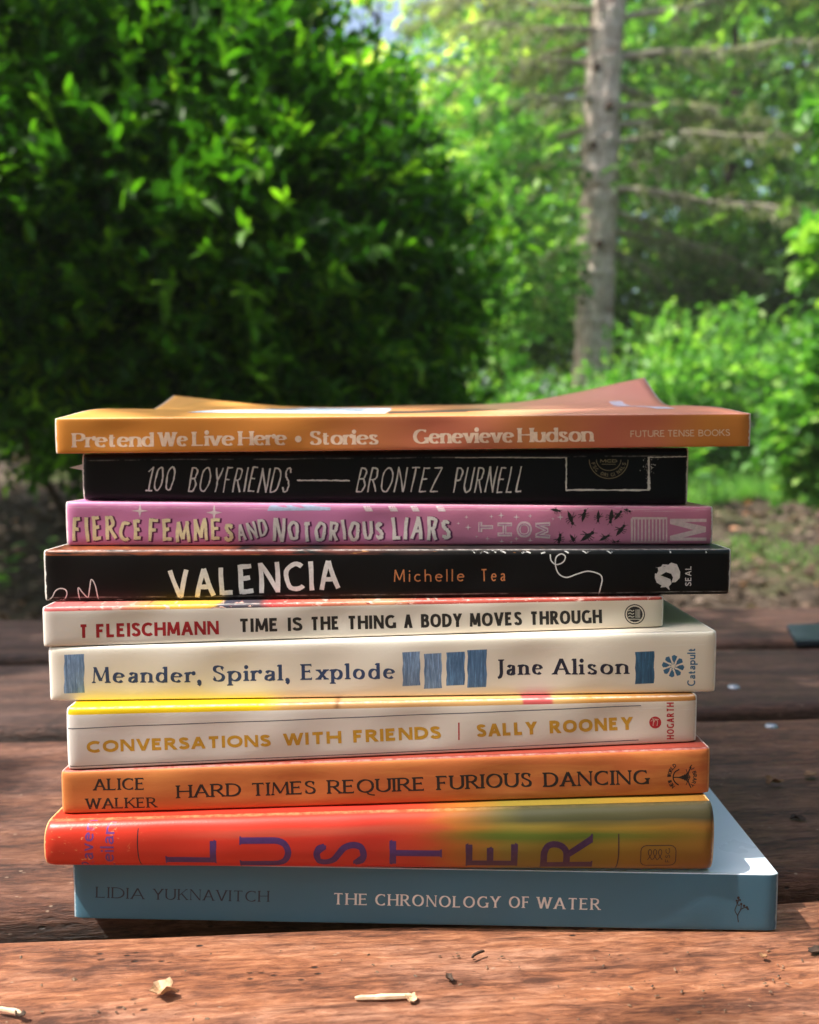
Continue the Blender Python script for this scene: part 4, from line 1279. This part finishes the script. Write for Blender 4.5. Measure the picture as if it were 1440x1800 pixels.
Z = -.75 + .26 * np.clip(Y - 4.2, 0, 3.6) + .02 * np.sin(X * 1.7 + Y) + .015 * np.sin(X * .6 - Y * 1.3)
def gz(x, y): return -.75 + .26 * min(3.6, max(0, y - 4.2)) + .02 * math.sin(x * 1.7 + y) + .015 * math.sin(x * .6 - y * 1.3)
n1, n2 = X.shape
idx = np.arange(n1 * n2).reshape(n1, n2)
Fq = np.stack([idx[:-1, :-1].ravel(), idx[1:, :-1].ravel(), idx[1:, 1:].ravel(), idx[:-1, 1:].ravel()], 1)
g = fast_mesh('ground', np.stack([X.ravel(), Y.ravel(), Z.ravel()], 1), Fq, ground_material(), smooth=True)
tag(g, 'forest floor of bare earth and moss', None, kind='structure')

# ------------------------------------------------------------------ foliage
def leaf_material(name, stops, rough=.42, trans=.45, tcol=1.6, spec=.45):
    m = NT(name)
    a = m.n('Attribute', attribute_name='tint')
    c = m.ramp(a.outputs['Fac'], stops)
    m.l(c, m.b.inputs['Base Color'])
    m.b.inputs['Roughness'].default_value = rough
    m.b.inputs['Specular IOR Level'].default_value = spec
    tr = m.n('BsdfTranslucent')
    mul = m.mix(1.0, c, (tcol * .9, tcol * 1.1, tcol * .35), 'MULTIPLY')
    m.l(mul, tr.inputs['Color'])
    ms = m.n('MixShader'); ms.inputs[0].default_value = trans
    m.l(m.b.outputs[0], ms.inputs[1]); m.l(tr.outputs[0], ms.inputs[2])
    m.l(ms.outputs[0], m.out.inputs['Surface'])
    return m.m

# a folded, drooping leaf: midrib and two blades
LEAF_V = np.array([(0, 0, 0), (.33, .26, .06), (.33, -.26, .06), (.68, .22, .02), (.68, -.22, .02), (1, 0, -.12), (.35, 0, 0), (.68, 0, -.04)])
LEAF_F = np.array([(0, 6, 1, 1), (0, 2, 6, 6), (6, 7, 3, 1), (6, 2, 4, 7), (7, 5, 3, 3), (7, 4, 5, 5)])
LEAF_T = np.array([(0, 6, 1), (0, 2, 6), (6, 7, 3), (6, 3, 1), (6, 2, 4), (6, 4, 7), (7, 5, 3), (7, 4, 5)])
CARD_V = np.array([(0, 0, 0), (.45, .24, .05), (.45, -.24, .05), (1, 0, -.08)])
CARD_T = np.array([(0, 2, 1), (2, 3, 1)])

def unit(a): return a / np.maximum(1e-9, np.linalg.norm(a, axis=1, keepdims=True))

def leaves(pos, dirs, nrm, size, width=1.0, tv=LEAF_V, tf=LEAF_T):
    X = unit(dirs)
    Y = unit(np.cross(nrm, X))
    Zv = np.cross(X, Y)
    n, k = len(pos), len(tv)
    t = tv[None] * size[:, None, None]
    V = pos[:, None] + X[:, None] * t[..., :1] + Y[:, None] * (t[..., 1:2] * width) + Zv[:, None] * t[..., 2:]
    F = (tf[None] + (np.arange(n) * k)[:, None, None])
    return V.reshape(-1, 3), F.reshape(-1, 3)

def sprays(centres, out, n_leaf, length, leaf, droop=.15, spread=.9, width=1.0, tint=(.3, .2), tv=LEAF_V, tf=LEAF_T, rng=RNG):
    """twigs ending at centres and pointing out, each with n_leaf leaves along its last stretch"""
    m = len(centres)
    t = np.tile(np.linspace(0, 1, n_leaf), m)
    rep = lambda a: np.repeat(a, n_leaf, axis=0)
    d = rep(out); c = rep(centres)
    L = rep((length * rng.uniform(.7, 1.3, m))[:, None])
    pos = c + d * L * (t[:, None] - .3)
    pos[:, 2] -= droop * (t ** 2) * L[:, 0]
    rnd = rng.normal(size=(m * n_leaf, 3))
    dirs = d * .8 + unit(rnd) * spread
    dirs[:, 2] += .1
    up = np.tile(np.array([[0, 0, 1.0]]), (m * n_leaf, 1)) + rng.normal(size=(m * n_leaf, 3)) * .45
    size = leaf * rng.uniform(.6, 1.25, m * n_leaf)
    V, F = leaves(pos, dirs, up, size, width, tv, tf)
    tw = np.clip(rng.normal(tint[0], tint[1], m), 0, 1)
    tl = np.clip(rep(tw[:, None])[:, 0] + rng.normal(0, .08, m * n_leaf) + .10 * t, 0, 1)
    return V, F, np.repeat(tl, len(tf))

def shell(c, r, n, rng=RNG, inner=.55, squash=(1, 1, 1)):
    u = unit(rng.normal(size=(n, 3)))
    q = rng.uniform(inner, 1.0, n) ** .6
    # uneven lumps
    lump = 1 + .16 * np.sin(u[:, 0] * 7 + c[0] * 9) + .14 * np.sin(u[:, 2] * 9 + c[1] * 5) + .12 * np.sin(u[:, 1] * 11 + c[2] * 7)
    p = np.array(c) + u * (r * q * lump)[:, None] * np.array(squash)
    return p, u

def merge(parts):
    V, F, T, o = [], [], [], 0
    for v, f, t in parts:
        V.append(v); F.append(f + o); T.append(t); o += len(v)
    return np.concatenate(V), np.concatenate(F), np.concatenate(T)

def tube_data(path, radii, k=7):
    V, F = [], []
    n = len(path)
    for i in range(n):
        a, c = Vector(path[max(0, i - 1)]), Vector(path[min(n - 1, i + 1)])
        d = (c - a).normalized()
        u = d.cross(Vector((0.3, .1, 1) if abs(d.z) < .9 else (1, .2, 0))).normalized()
        v = d.cross(u)
        for j in range(k):
            t = 2 * math.pi * j / k
            V.append(Vector(path[i]) + (u * math.cos(t) + v * math.sin(t)) * radii[i])
    for i in range(n - 1):
        for j in range(k):
            F.append((i * k + j, i * k + (j + 1) % k, (i + 1) * k + (j + 1) % k, (i + 1) * k + j))
    F.append(tuple(reversed(range(k)))); F.append(tuple(range((n - 1) * k, n * k)))
    return V, F

def tubes(name, list_, mat, parent, off):
    V, F = [], []
    for path, radii, k in list_:
        v, f = tube_data(path, radii, k)
        b = len(V)
        V += [p - off for p in v]; F += [tuple(i + b for i in q) for q in f]
    return mesh(name, V, F, mat, parent, smooth=True)

def bark(name, c0, c1, scale=(30, 30, 7), moss=None):
    m = NT(name)
    obj = m.n('TexCoord').outputs['Object']
    n = m.noise(m.mapping(obj, scale), 1.0, 6, .65, .4)
    c = m.ramp(n, [(.3, c0), (.62, c1)])
    if moss:
        k = m.noise(m.mapping(obj, (3, 3, 2.2)), 1.0, 4, .6)
        c = m.mix(m.ramp(k, [(.5, (0, 0, 0)), (.62, (.8, .8, .8))]), c, moss)
    m.l(c, m.b.inputs['Base Color'])
    m.b.inputs['Roughness'].default_value = .9
    m.bump(n, .9, .02)
    return m.m
m_bark_dark = bark('dark_bark_skin', (.02, .014, .01), (.07, .05, .035))
m_bark_grey = bark('grey_bark_skin', (.10, .08, .065), (.30, .26, .225))

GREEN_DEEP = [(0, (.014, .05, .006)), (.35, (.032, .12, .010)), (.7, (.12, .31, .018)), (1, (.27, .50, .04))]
GREEN_MID = [(0, (.025, .06, .018)), (.4, (.06, .14, .035)), (.75, (.13, .27, .055)), (1, (.25, .40, .085))]
GREEN_GLARE = [(0, (.10, .16, .05)), (.4, (.22, .31, .09)), (.8, (.40, .48, .16)), (1, (.58, .60, .28))]
GREEN_FRESH = [(0, (.035, .10, .025)), (.4, (.085, .24, .05)), (.75, (.17, .38, .08)), (1, (.32, .52, .13))]
m_leaf_deep = leaf_material('glossy_leaf', GREEN_DEEP, .5, .5, spec=.35)
m_leaf_mid = leaf_material('woodland_leaf', GREEN_MID, .5, .45)
m_leaf_fresh = leaf_material('fresh_leaf', GREEN_FRESH, .5, .45)

def A(p): return np.array(p)

# big dark shrub filling the left: lumps given as photo column, row, distance, radius
def bush(name, label, lumps, mat, n_per_m2, n_leaf, leaf, stems, group=None, tint=(.35, .22), width=1.0, twig=.22, tv=LEAF_V, tf=LEAF_T, droop=.15, cat='shrub', inner=.55):
    cs = [at(px, py, d) for px, py, d, r in lumps]
    base = Vector((sum(c.x for c in cs) / len(cs), sum(c.y for c in cs) / len(cs), 0))
    base.z = gz(base.x, base.y)
    root = empty(name, base)
    tag(root, label, cat, group)
    parts = []
    for c, (_, _, d, r) in zip(cs, lumps):
        n = max(6, int(4 * math.pi * r * r * n_per_m2))
        p, u = shell((c.x, c.y, c.z), r, n, inner=inner)
        u = u * np.array([1, 1, .55]); u[:, 2] += .12
        parts.append(sprays(p, unit(u), n_leaf, twig, leaf, droop, .9, width, tint, tv, tf))
    V, F, T = merge(parts)
    keep = V[:, 2].reshape(-1) > -5
    fast_mesh('crown', V - A(base), F, mat, root, T)
    st = []
    rg = random.Random(len(lumps) * 7 + int(leaf * 1000))
    for i in range(stems):
        c = cs[i % len(cs)]
        b = Vector((base.x + rg.uniform(-.35, .35), base.y + rg.uniform(-.2, .2), base.z - .05))
        mid = b.lerp(c, .5) + Vector((rg.uniform(-.12, .12), rg.uniform(-.12, .12), rg.uniform(0, .12)))
        r0 = .02 if leaf > .06 else .012
        st.append(([b, b.lerp(mid, .5) + Vector((rg.uniform(-.04, .04), 0, 0)), mid, mid.lerp(c, .55), c], [r0, r0 * .85, r0 * .7, r0 * .5, r0 * .25], 6))
    if st: tubes('stem', st, m_bark_dark, root, base)
    return root

bush('laurel_shrub', 'huge dark green shrub with pointed glossy leaves filling the left behind the books',
     [(30, 90, 3.1, .70), (250, 40, 3.3, .62), (400, 130, 3.1, .30), (500, 320, 3.0, .40), (640, 330, 3.2, .26), (760, 390, 3.3, .17), (760, 480, 3.2, .20), (690, 560, 3.1, .26), (450, 480, 2.9, .50), (190, 380, 2.8, .60),
      (90, 560, 2.8, .38), (310, 650, 2.9, .38), (530, 680, 3.1, .36), (-150, 350, 2.8, .7), (640, 210, 3.6, .20), (270, 250, 3.6, .8), (560, 560, 3.7, .6), (200, 580, 3.8, .75), (640, 680, 3.4, .28)],
     m_leaf_deep, 250, 9, .066, 16, tint=(.27, .27), width=.62, twig=.2)
# darker thicket behind the big shrub
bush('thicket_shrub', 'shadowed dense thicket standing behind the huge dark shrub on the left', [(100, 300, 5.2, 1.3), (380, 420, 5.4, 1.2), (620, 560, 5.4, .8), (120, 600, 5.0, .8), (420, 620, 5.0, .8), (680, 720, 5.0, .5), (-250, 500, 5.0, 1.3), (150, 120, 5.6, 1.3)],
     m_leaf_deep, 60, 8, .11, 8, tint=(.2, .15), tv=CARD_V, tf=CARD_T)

# ------------------------------------------------------------------ the spruce
def spruce():
    D = 9.4
    foot, top = at(1030, 690, D), at(1096, -420, D + .2)
    foot.z = gz(foot.x, foot.y) - .1
    root = empty('spruce_tree', foot)
    tag(root, 'grey barked spruce trunk with dark knots and bare drooping branches, standing in the greenery', 'tree')
    axis = top - foot
    def P(t): return foot + axis * t + Vector((.03 * math.sin(t * 9), .03 * math.cos(t * 7), 0))
    n, k = 200, 40
    V, F = [], []
    rg = random.Random(5)
    whorls = [at(0, y, D).z for y in (1010, 830, 715, 570, 485, 425, 355, 305, 250, 180, 105, 20, -90, -200)]
    tz = lambda z: (z - foot.z) / axis.z
    for i in range(n + 1):
        t = i / n
        c = P(t)
        r = .212 * (1 - .20 * t) + .03 * math.exp(-t * 30)
        for z in whorls: r += .022 * math.exp(-((c.z - z) / .045) ** 2)
        for j in range(k):
            a = 2 * math.pi * j / k
            q = r * (1 + .035 * math.sin(a * 3 + t * 20) + .025 * math.sin(a * 7 - t * 60) + rg.uniform(-.035, .035))
            V.append(c - foot + Vector((q * math.cos(a), q * math.sin(a), 0)))
    for i in range(n):
        for j in range(k): F.append((i * k + j, i * k + (j + 1) % k, (i + 1) * k + (j + 1) % k, (i + 1) * k + j))
    m = NT('spruce_bark')
    obj = m.n('TexCoord').outputs['Object']
    nz = m.noise(m.mapping(obj, (26, 26, 9)), 1.0, 6, .7, .5)
    c = m.ramp(nz, [(.28, (.20, .13, .09)), (.42, (.50, .39, .31)), (.58, (.80, .70, .61))])
    big = m.noise(m.mapping(obj, (1.6, 1.6, 5.5)), 1.0, 5, .65)
    c = m.mix(m.ramp(big, [(.52, (0, 0, 0)), (.66, (.75, .75, .75))]), c, (.22, .13, .085))
    m.l(c, m.b.inputs['Base Color']); m.b.inputs['Roughness'].default_value = .9
    m.bump(nz, 1.0, .06)
    mesh('trunk', V, F, m.m, root, smooth=True)
    # knots: stubs of lost branches
    m_knot = bark('knot_bark', (.035, .02, .014), (.13, .075, .05))
    for (px, py) in ((1076, 180), (1041, 248), (1056, 426), (1047, 106)):
        q = at(px, py, D - .22)
        t = tz(q.z); c = P(t)
        d = Vector((q.x - c.x, -.22, 0)); d.normalize()
        r = .212 * (1 - .20 * t)
        p0 = c + d * (r * .8)
        tubes('knot', [([p0, p0 + d * .05, p0 + d * .085 + Vector((0, 0, .01))], [.055, .048, .03], 9)], m_knot, root, foot)
    # branches
    m_twig = bark('bare_branch', (.16, .12, .09), (.46, .40, .32), moss=(.42, .42, .30))
    spec = [(-20, -1, 2.0, -.05), (60, -1, 2.2, -.12), (140, -1, 2.0, -.05), (215, -1, 1.9, -.12), (395, 1, 2.0, -.12), (215, 1, 2.2, .02), (105, -1, 1.9, .10), (95, -1, 1.4, -.02), (100, 1, 2.3, .05), (30, 1, 2.2, .25), (10, -1, 2.1, .2), (310, -1, 1.2, -.22), (300, -1, 1.5, .02), (300, 1, 1.1, .16), (330, 1, 2.2, -.16), (360, 1, 1.9, -.30), (250, -1, 1.3, -.25), (180, 1, 1.7, -.10), (250, 1, 1.9, -.02), (425, 1, 1.0, -.35), (425, -1, .8, -.1), (485, -1, .7, -.2), (170, -1, 1.6, -.16), (-90, -1, 2.3, -.1), (-90, 1, 2.4, -.05), (-200, 1, 2.3, -.1), (-200, -1, 2.3, -.12), (50, -1, 1.8, -.05), (140, 1, 1.9, .02)]
    needle, twl = [], []
    for bi, (row, side, L, rise) in enumerate(spec):
        t = tz(at(0, row, D).z)
        c = P(t)
        yaw = rg.uniform(-.75, .55)
        d = Vector((side * math.cos(yaw), math.sin(yaw), 0))
        path, rr = [], []
        for i in range(9):
            q = i / 8
            p = c + d * (L * q) + Vector((0, 0, rise * L * q + (.05 * math.sin(q * 7 + bi)) * L * .25 - .10 * q * q * L))
            p += Vector((0, .04 * math.sin(q * 11 + bi), 0))
            path.append(p); rr.append(.032 * (1 - .82 * q) * (.7 + .3 * L))
        tubes('branch', [(path, rr, 7)], m_twig, root, foot)
        # side twigs, hanging
        for i in range(int(L * 40)):
            q = rg.uniform(.15, 1.0)
            a = q * 8; k0 = min(7, int(a))
            p = path[k0].lerp(path[k0 + 1], a - k0)
            l = rg.uniform(.15, .5) * (1.15 - .5 * q)
            dd = Vector((side * rg.uniform(.1, 1.0), rg.uniform(-1, 1), rg.uniform(-.9, .1))).normalized()
            e = p + dd * l + Vector((0, 0, -.12 * l))
            mid = p.lerp(e, .5) + Vector((rg.uniform(-.02, .02), rg.uniform(-.02, .02), .05 * l))
            twl.append(([p, mid, e], [.007, .005, .002], 3))
            for j in range(rg.randint(1, 5)):
                u = rg.uniform(.2, 1)
                s0 = p.lerp(mid, u * 2) if u < .5 else mid.lerp(e, u * 2 - 1)
                needle.append((s0, dd + Vector((rg.uniform(-.8, .8), rg.uniform(-.8, .8), rg.uniform(-.8, .5)))))
    tubes('twig', twl, bark('lichen_twig', (.22, .21, .15), (.52, .50, .40)), root, foot)
    pos = np.array([tuple(a) for a, b in needle]); dr = np.array([tuple(b) for a, b in needle])
    N = len(pos)
    reps = 3
    pos = np.repeat(pos, reps, 0) + RNG.normal(size=(N * reps, 3)) * .02; dr = np.repeat(dr, reps, 0) + RNG.normal(size=(N * reps, 3)) * .5
    V, F = leaves(pos, dr, RNG.normal(size=(N * reps, 3)), RNG.uniform(.05, .12, N * reps), .42, CARD_V, CARD_T)
    fast_mesh('needles', V - A(foot), F, leaf_material('grey_green_needles', [(0, (.09, .115, .05)), (.4, (.21, .24, .12)), (.75, (.36, .38, .22)), (1, (.55, .55, .38))], .6, .4), root, np.repeat(np.clip(RNG.normal(.45, .25, N * reps), 0, 1), 2))
spruce()

# ------------------------------------------------------------------ woodland behind
def tree(label, px, D, height, crown_r, mat, tint, n, leaf, seed, low=.18, name='broadleaf_tree', group='trees of the wood behind', trunk_r=.12):
    rg = random.Random(seed)
    rng = np.random.default_rng(seed)
    x = (px - 720) / FPX * D
    base = Vector((x, D, gz(x, D) - .05))
    root = empty(name, base)
    tag(root, label, 'tree', group)
    lean = Vector((rg.uniform(-.3, .3), rg.uniform(-.3, .3), height))
    path = [base + lean * t + Vector((.1 * math.sin(t * 6 + seed), .1 * math.cos(t * 5), 0)) for t in (0, .15, .3, .5, .7, .9)]
    lst = [(path, [trunk_r * (1.25, 1, .85, .65, .4, .15)[i] for i in range(6)], 9)]
    parts = []
    nl = 15
    for i in range(nl):
        t = low + (1 - low) * (i + rg.random()) / nl
        c = base + lean * t
        ang = i * 2.4 + rg.random()
        rr = crown_r * (.35 + .75 * math.sin(math.pi * min(1, (t - low) / (1 - low) * .85 + .15)))
        e = c + Vector((math.cos(ang) * rr * .7, math.sin(ang) * rr * .7, rg.uniform(-.2, .3)))
        lst.append(([c, c.lerp(e, .5) + Vector((0, 0, .1)), e], [trunk_r * .3, trunk_r * .2, trunk_r * .08], 5))
        m_ = int(n / nl / 8)
        p, u = shell(tuple(e), rr * .62, m_, rng, .35, (1, 1, .62))
        u[:, 2] *= .5
        parts.append(sprays(p, unit(u), 8, .35, leaf, .3, .8, 1.25, tint, CARD_V, CARD_T, rng))
    V, F, T = merge(parts)
    fast_mesh('crown', V - A(base), F, mat, root, T)
    tubes('trunk', lst, m_bark_dark, root, base)
    return root

m_leaf_glare = leaf_material('glare_leaf', GREEN_GLARE, .55, .62, 2.0)  # leaf colour lightened to stand in for backlit glare and washed-out distance
tree('tall tree with glare put into its leaf colour, between the dark shrub and the spruce', 690, 13, 7.5, 2.2, m_leaf_glare, (.85, .2), 5500, .17, 1, low=.15)
tree('pale green tree just left of the spruce trunk, behind its bare branches', 900, 14, 7.0, 2.4, m_leaf_glare, (.45, .25), 9000, .16, 2)
tree('mid green tree standing directly behind the spruce trunk', 1080, 12.5, 7.5, 2.3, m_leaf_fresh, (.5, .28), 9000, .15, 3)
tree('dense dark green tree to the right of the spruce', 1260, 11.5, 7.5, 2.4, m_leaf_mid, (.5, .28), 13000, .14, 4)
tree('dark green tree at the right edge of the wood', 1470, 11, 7.5, 2.4, m_leaf_mid, (.48, .28), 12000, .14, 5)
tree('light green tree rising far behind the dark right hand trees', 1180, 16.5, 9.5, 3.0, m_leaf_fresh, (.5, .25), 9000, .2, 6)
tree('far tree in the gap left of the spruce, deep in the wood', 880, 18, 9.0, 3.2, m_leaf_fresh, (.45, .25), 9000, .2, 7)
tree('tall tree rising far behind the top of the big dark shrub', 330, 14, 9.0, 3.0, m_leaf_mid, (.5, .25), 9000, .18, 8)
tree('tall tree at the far left behind the shrubs', 60, 13, 9.0, 3.0, m_leaf_mid, (.45, .25), 9000, .18, 9)
tree('farthest tree beyond the right side of the wood', 1420, 18, 10, 3.4, m_leaf_fresh, (.45, .25), 8000, .2, 10)

tree('tree with washed out light put into its leaf colour, far beyond the right side of the spruce', 1280, 21, 11, 3.6, m_leaf_glare, (.5, .25), 8000, .22, 11)
tree('tree with washed out light put into its leaf colour, far beyond the spruce trunk', 1030, 22, 11, 3.6, m_leaf_glare, (.55, .25), 8000, .22, 12)
tree('tree with leaf colour lightened for glare in the bright gap at the top centre', 650, 23, 10, 3.2, m_leaf_glare, (.8, .2), 4000, .22, 13)
# undergrowth shrubs
UG = 'leafy undergrowth beyond the clearing'
bush('undergrowth_shrub', 'low bright green shrub just left of the spruce foot', [(820, 760, 7.2, .30), (900, 735, 7.4, .34), (965, 735, 7.6, .30), (860, 790, 7.0, .34), (770, 790, 7.0, .26)], m_leaf_fresh, 85, 8, .085, 6, UG, (.55, .25), tv=CARD_V, tf=CARD_T, width=1.3)
bush('undergrowth_shrub', 'bright green shrub covering the foot of the spruce', [(1050, 745, 7.0, .32), (1120, 735, 7.2, .34), (1000, 800, 6.9, .36), (1130, 810, 6.9, .36)], m_leaf_fresh, 85, 8, .085, 6, UG, (.5, .3), tv=CARD_V, tf=CARD_T, width=1.2, twig=.32)
bush('undergrowth_shrub', 'green shrub rising right of the spruce foot', [(1170, 720, 7.0, .34), (1260, 700, 7.2, .36), (1360, 690, 7.0, .38), (1130, 660, 7.6, .36), (1220, 640, 7.8, .38), (1320, 630, 7.8, .38), (1440, 660, 7.4, .40), (1230, 780, 7.0, .22), (1330, 780, 7.0, .22), (1420, 760, 6.9, .3)], m_leaf_fresh, 85, 8, .085, 6, UG, (.5, .3), tv=CARD_V, tf=CARD_T, width=1.2, twig=.32)
bush('undergrowth_shrub', 'taller dim shrub behind the right hand undergrowth', [(1150, 540, 10.4, .7), (1300, 520, 10.4, .8), (1420, 560, 10.2, .8), (1010, 560, 10.8, .6), (890, 560, 10.8, .6)], m_leaf_mid, 60, 8, .10, 6, UG, (.38, .25), tv=CARD_V, tf=CARD_T, width=1.3)
bush('undergrowth_shrub', 'light leaved shrub in the bay between dark shrub and spruce', [(880, 400, 8.2, .45), (930, 480, 8.4, .55), (850, 600, 8.0, .45), (830, 250, 8.6, .55), (900, 320, 8.8, .5)], m_leaf_fresh, 60, 8, .09, 6, UG, (.55, .28), tv=CARD_V, tf=CARD_T, width=1.3)
bush('broadleaf_shrub', 'near bright green bush at the right edge beside the clearing', [(1425, 640, 4.2, .12), (1450, 720, 4.1, .17), (1400, 760, 4.2, .13), (1460, 810, 4.2, .17), (1400, 840, 4.3, .08), (1480, 600, 4.2, .14)], m_leaf_fresh, 260, 9, .06, 0, None, (.5, .26), width=1.15, twig=.13)
bush('overhanging_bough', 'leafy bough reaching in at the upper right edge of the photo', [(1492, 195, 3.0, .08), (1490, 430, 3.0, .09)], m_leaf_fresh, 210, 9, .085, 0, None, (.55, .25), cat='shrub', twig=.12)

# ------------------------------------------------------------------ leaf litter, grass, seedlings
def scatter(n, x0, x1, y0, y1):
    y = RNG.uniform(y0, y1, n); x = RNG.uniform(x0, x1, n) * y
    return x, y, np.array([gz(a, b) for a, b in zip(x, y)])
x, y, z = scatter(20000, -.75, .75, 3.2, 9.0)
d = RNG.normal(size=(len(x), 3)); d[:, 2] *= .25
nn = np.tile(np.array([[0, 0, 1.0]]), (len(x), 1)) + RNG.normal(size=(len(x), 3)) * .35
V, F = leaves(np.stack([x, y, z + .012], 1), d, nn, RNG.uniform(.03, .085, len(x)), 1.2, CARD_V, CARD_T)
tint_l = np.clip(RNG.beta(1.3, 1.6, len(x)), 0, 1)
tag(fast_mesh('leaf_litter', V, F, leaf_material('fallen_leaf', [(0, (.025, .015, .010)), (.4, (.08, .05, .033)), (.7, (.17, .11, .08)), (.9, (.36, .27, .22)), (.97, (.55, .20, .06)), (1, (.5, .16, .04))], .7, .15), None, np.repeat(tint_l, 2)), 'brown and grey fallen leaves covering the clearing', 'leaf litter', kind='stuff')
def grass_patch(cx, cy, rx, ry, n, h):
    a = RNG.uniform(0, 2 * np.pi, n); r = np.sqrt(RNG.uniform(0, 1, n)) * (1 + .3 * np.sin(a * 5))
    x, y = cx + rx * r * np.cos(a), cy + ry * r * np.sin(a)
    z = np.array([gz(p, q) for p, q in zip(x, y)])
    d = RNG.normal(size=(n, 3)) * .45; d[:, 2] = 1
    return leaves(np.stack([x, y, z], 1), d, RNG.normal(size=(n, 3)), RNG.uniform(.4, 1, n) * h, .16, CARD_V, CARD_T)
parts = []
for cx, cy, rx, ry, n, h in ((2.6, 6.7, 1.3, .75, 14000, .14), (.6, 6.9, 1.2, .6, 5000, .16), (1.0, 5.6, .5, .25, 700, .10), (2.2, 5.0, .5, .25, 700, .09), (-1.5, 5.4, .3, .15, 250, .10)):
    v, f = grass_patch(cx, cy, rx, ry, n, h)
    parts.append((v, f, np.repeat(np.clip(RNG.normal(.68, .22, n), 0, 1), 2)))
V, F, T = merge(parts)
tag(fast_mesh('grass', V, F, m_leaf_fresh, None, T), 'soft green grass growing at the edge of the clearing', 'grass', kind='stuff')
def seedling(px, py, D, h, label, n=9, leaf=.11):
    p = at(px, py, D); p.z = gz(p.x, p.y)
    root = empty('seedling', p); tag(root, label, 'plant')
    pos = np.array([(p.x, p.y, p.z + h * q) for q in np.linspace(.35, 1, n)])
    d = RNG.normal(size=(n, 3)); d[:, 2] = .35
    V, F = leaves(pos, d, np.tile(np.array([[0, 0, 1.0]]), (n, 1)) + RNG.normal(size=(n, 3)) * .2, RNG.uniform(.8, 1.2, n) * leaf, 1.5)
    fast_mesh('leaf', V - A(p), F, m_leaf_fresh, root, np.repeat(np.clip(RNG.normal(.6, .15, n), 0, 1), len(LEAF_T)))
    tubes('stem', [([p, p + Vector((.01, 0, h * .5)), p + Vector((0, .01, h))], [.006, .005, .003], 5)], m_bark_dark, root, p)
seedling(1252, 930, 5.6, .38, 'broad leaved seedling in the clearing right of the pink book')
seedling(1235, 900, 6.0, .45, 'taller seedling behind the broad leaved one in the clearing', 11)
seedling(85, 960, 4.6, .26, 'small seedling in the clearing left of the pink book', 8, .09)
seedling(15, 945, 4.4, .30, 'leafy seedling at the left edge of the clearing', 8, .09)

# ------------------------------------------------------------------ trees around the photographer that shade the clearing
def shade_tree(label, base, targets, seed, leaf=.10, dens=170):
    """a tree outside the picture; its boughs lie up-sun of the places the photo shows in shade"""
    rng = np.random.default_rng(seed); rg = random.Random(seed)
    base = Vector(base); base.z = gz(base.x, base.y) - .05
    root = empty('shade_tree', base); tag(root, label, 'tree')
    parts, lst = [], []
    top = Vector((base.x, base.y, 3.2))
    lst.append(([base, base.lerp(top, .5) + Vector((.08, .05, 0)), top], [.14, .12, .07], 9))
    for (p, t, r) in targets:
        c = Vector(p) - SUN * t
        st = base.lerp(top, min(1.0, max(.35, (c.z - .4) / 4.0)))
        lst.append(([st, st.lerp(c, .5) + Vector((0, 0, .18)), c], [.045, .03, .012], 6))
        n = max(4, int(4 * math.pi * r * r * dens / 8))
        q, u = shell(tuple(c), r, n, rng, .2)
        parts.append(sprays(q, unit(u), 8, .2, leaf, .2, .9, 1.3, (.4, .2), CARD_V, CARD_T, rng))
    V, F, T = merge(parts)
    fast_mesh('crown', V - A(base), F, m_leaf_mid, root, T)
    tubes('trunk', lst, m_bark_dark, root, base)
shade_tree('tree left of the table shading its far planks', (-3.4, 1.4, 0),
    [((-.30, .62, 0), 2.3, .16), ((-.10, .66, 0), 2.4, .16), ((.12, .62, 0), 2.3, .16), ((.34, .60, 0), 2.4, .16), ((.30, .42, 0), 2.2, .14), ((.20, .52, 0), 2.0, .12), ((.40, .50, 0), 2.0, .14), ((-.02, .70, 0), 2.0, .14), ((.42, .34, 0), 2.3, .10), ((.22, .40, 0), 2.4, .07), ((-.34, .46, 0), 2.2, .06)], 51)
# the wood goes on round the clearing, behind the photographer
for i, (x, y, h) in enumerate(((-5.5, -4.5, 7.0), (-2.2, -5.5, 8.0), (1.5, -5.6, 8.0), (4.8, -4.6, 8.0), (6.6, -1.0, 8.0), (7.2, 3.0, 8.0))):
    t_ = tree('tree of the wood ' + ('left behind', 'close behind on the left of', 'close behind on the right of', 'right behind', 'to the right of', 'far right beyond')[i] + ' the table, outside the photo', 720, 1.0, h, 2.6, m_leaf_mid, (.4, .2), 5000, .3, 60 + i, low=.12)
    t_.location = (x, y, gz(x, y) - .05)

# ------------------------------------------------------------------ sunlit air of the clearing
hm = bpy.data.materials.new('haze_air'); hm.use_nodes = True
hn = hm.node_tree.nodes
hn.remove(hn['Principled BSDF'])
pv = hn.new('ShaderNodeVolumePrincipled')
pv.inputs['Color'].default_value = (.93, .97, .90, 1)
pv.inputs['Density'].default_value = .002
pv.inputs['Anisotropy'].default_value = .1
hm.node_tree.links.new(pv.outputs[0], hn['Material Output'].inputs['Volume'])
tag(bar('haze', -72, 72, -62, 112, -3.2, 12.5, None, hm), 'thin sunlit haze hanging in the clearing', 'haze', kind='stuff')
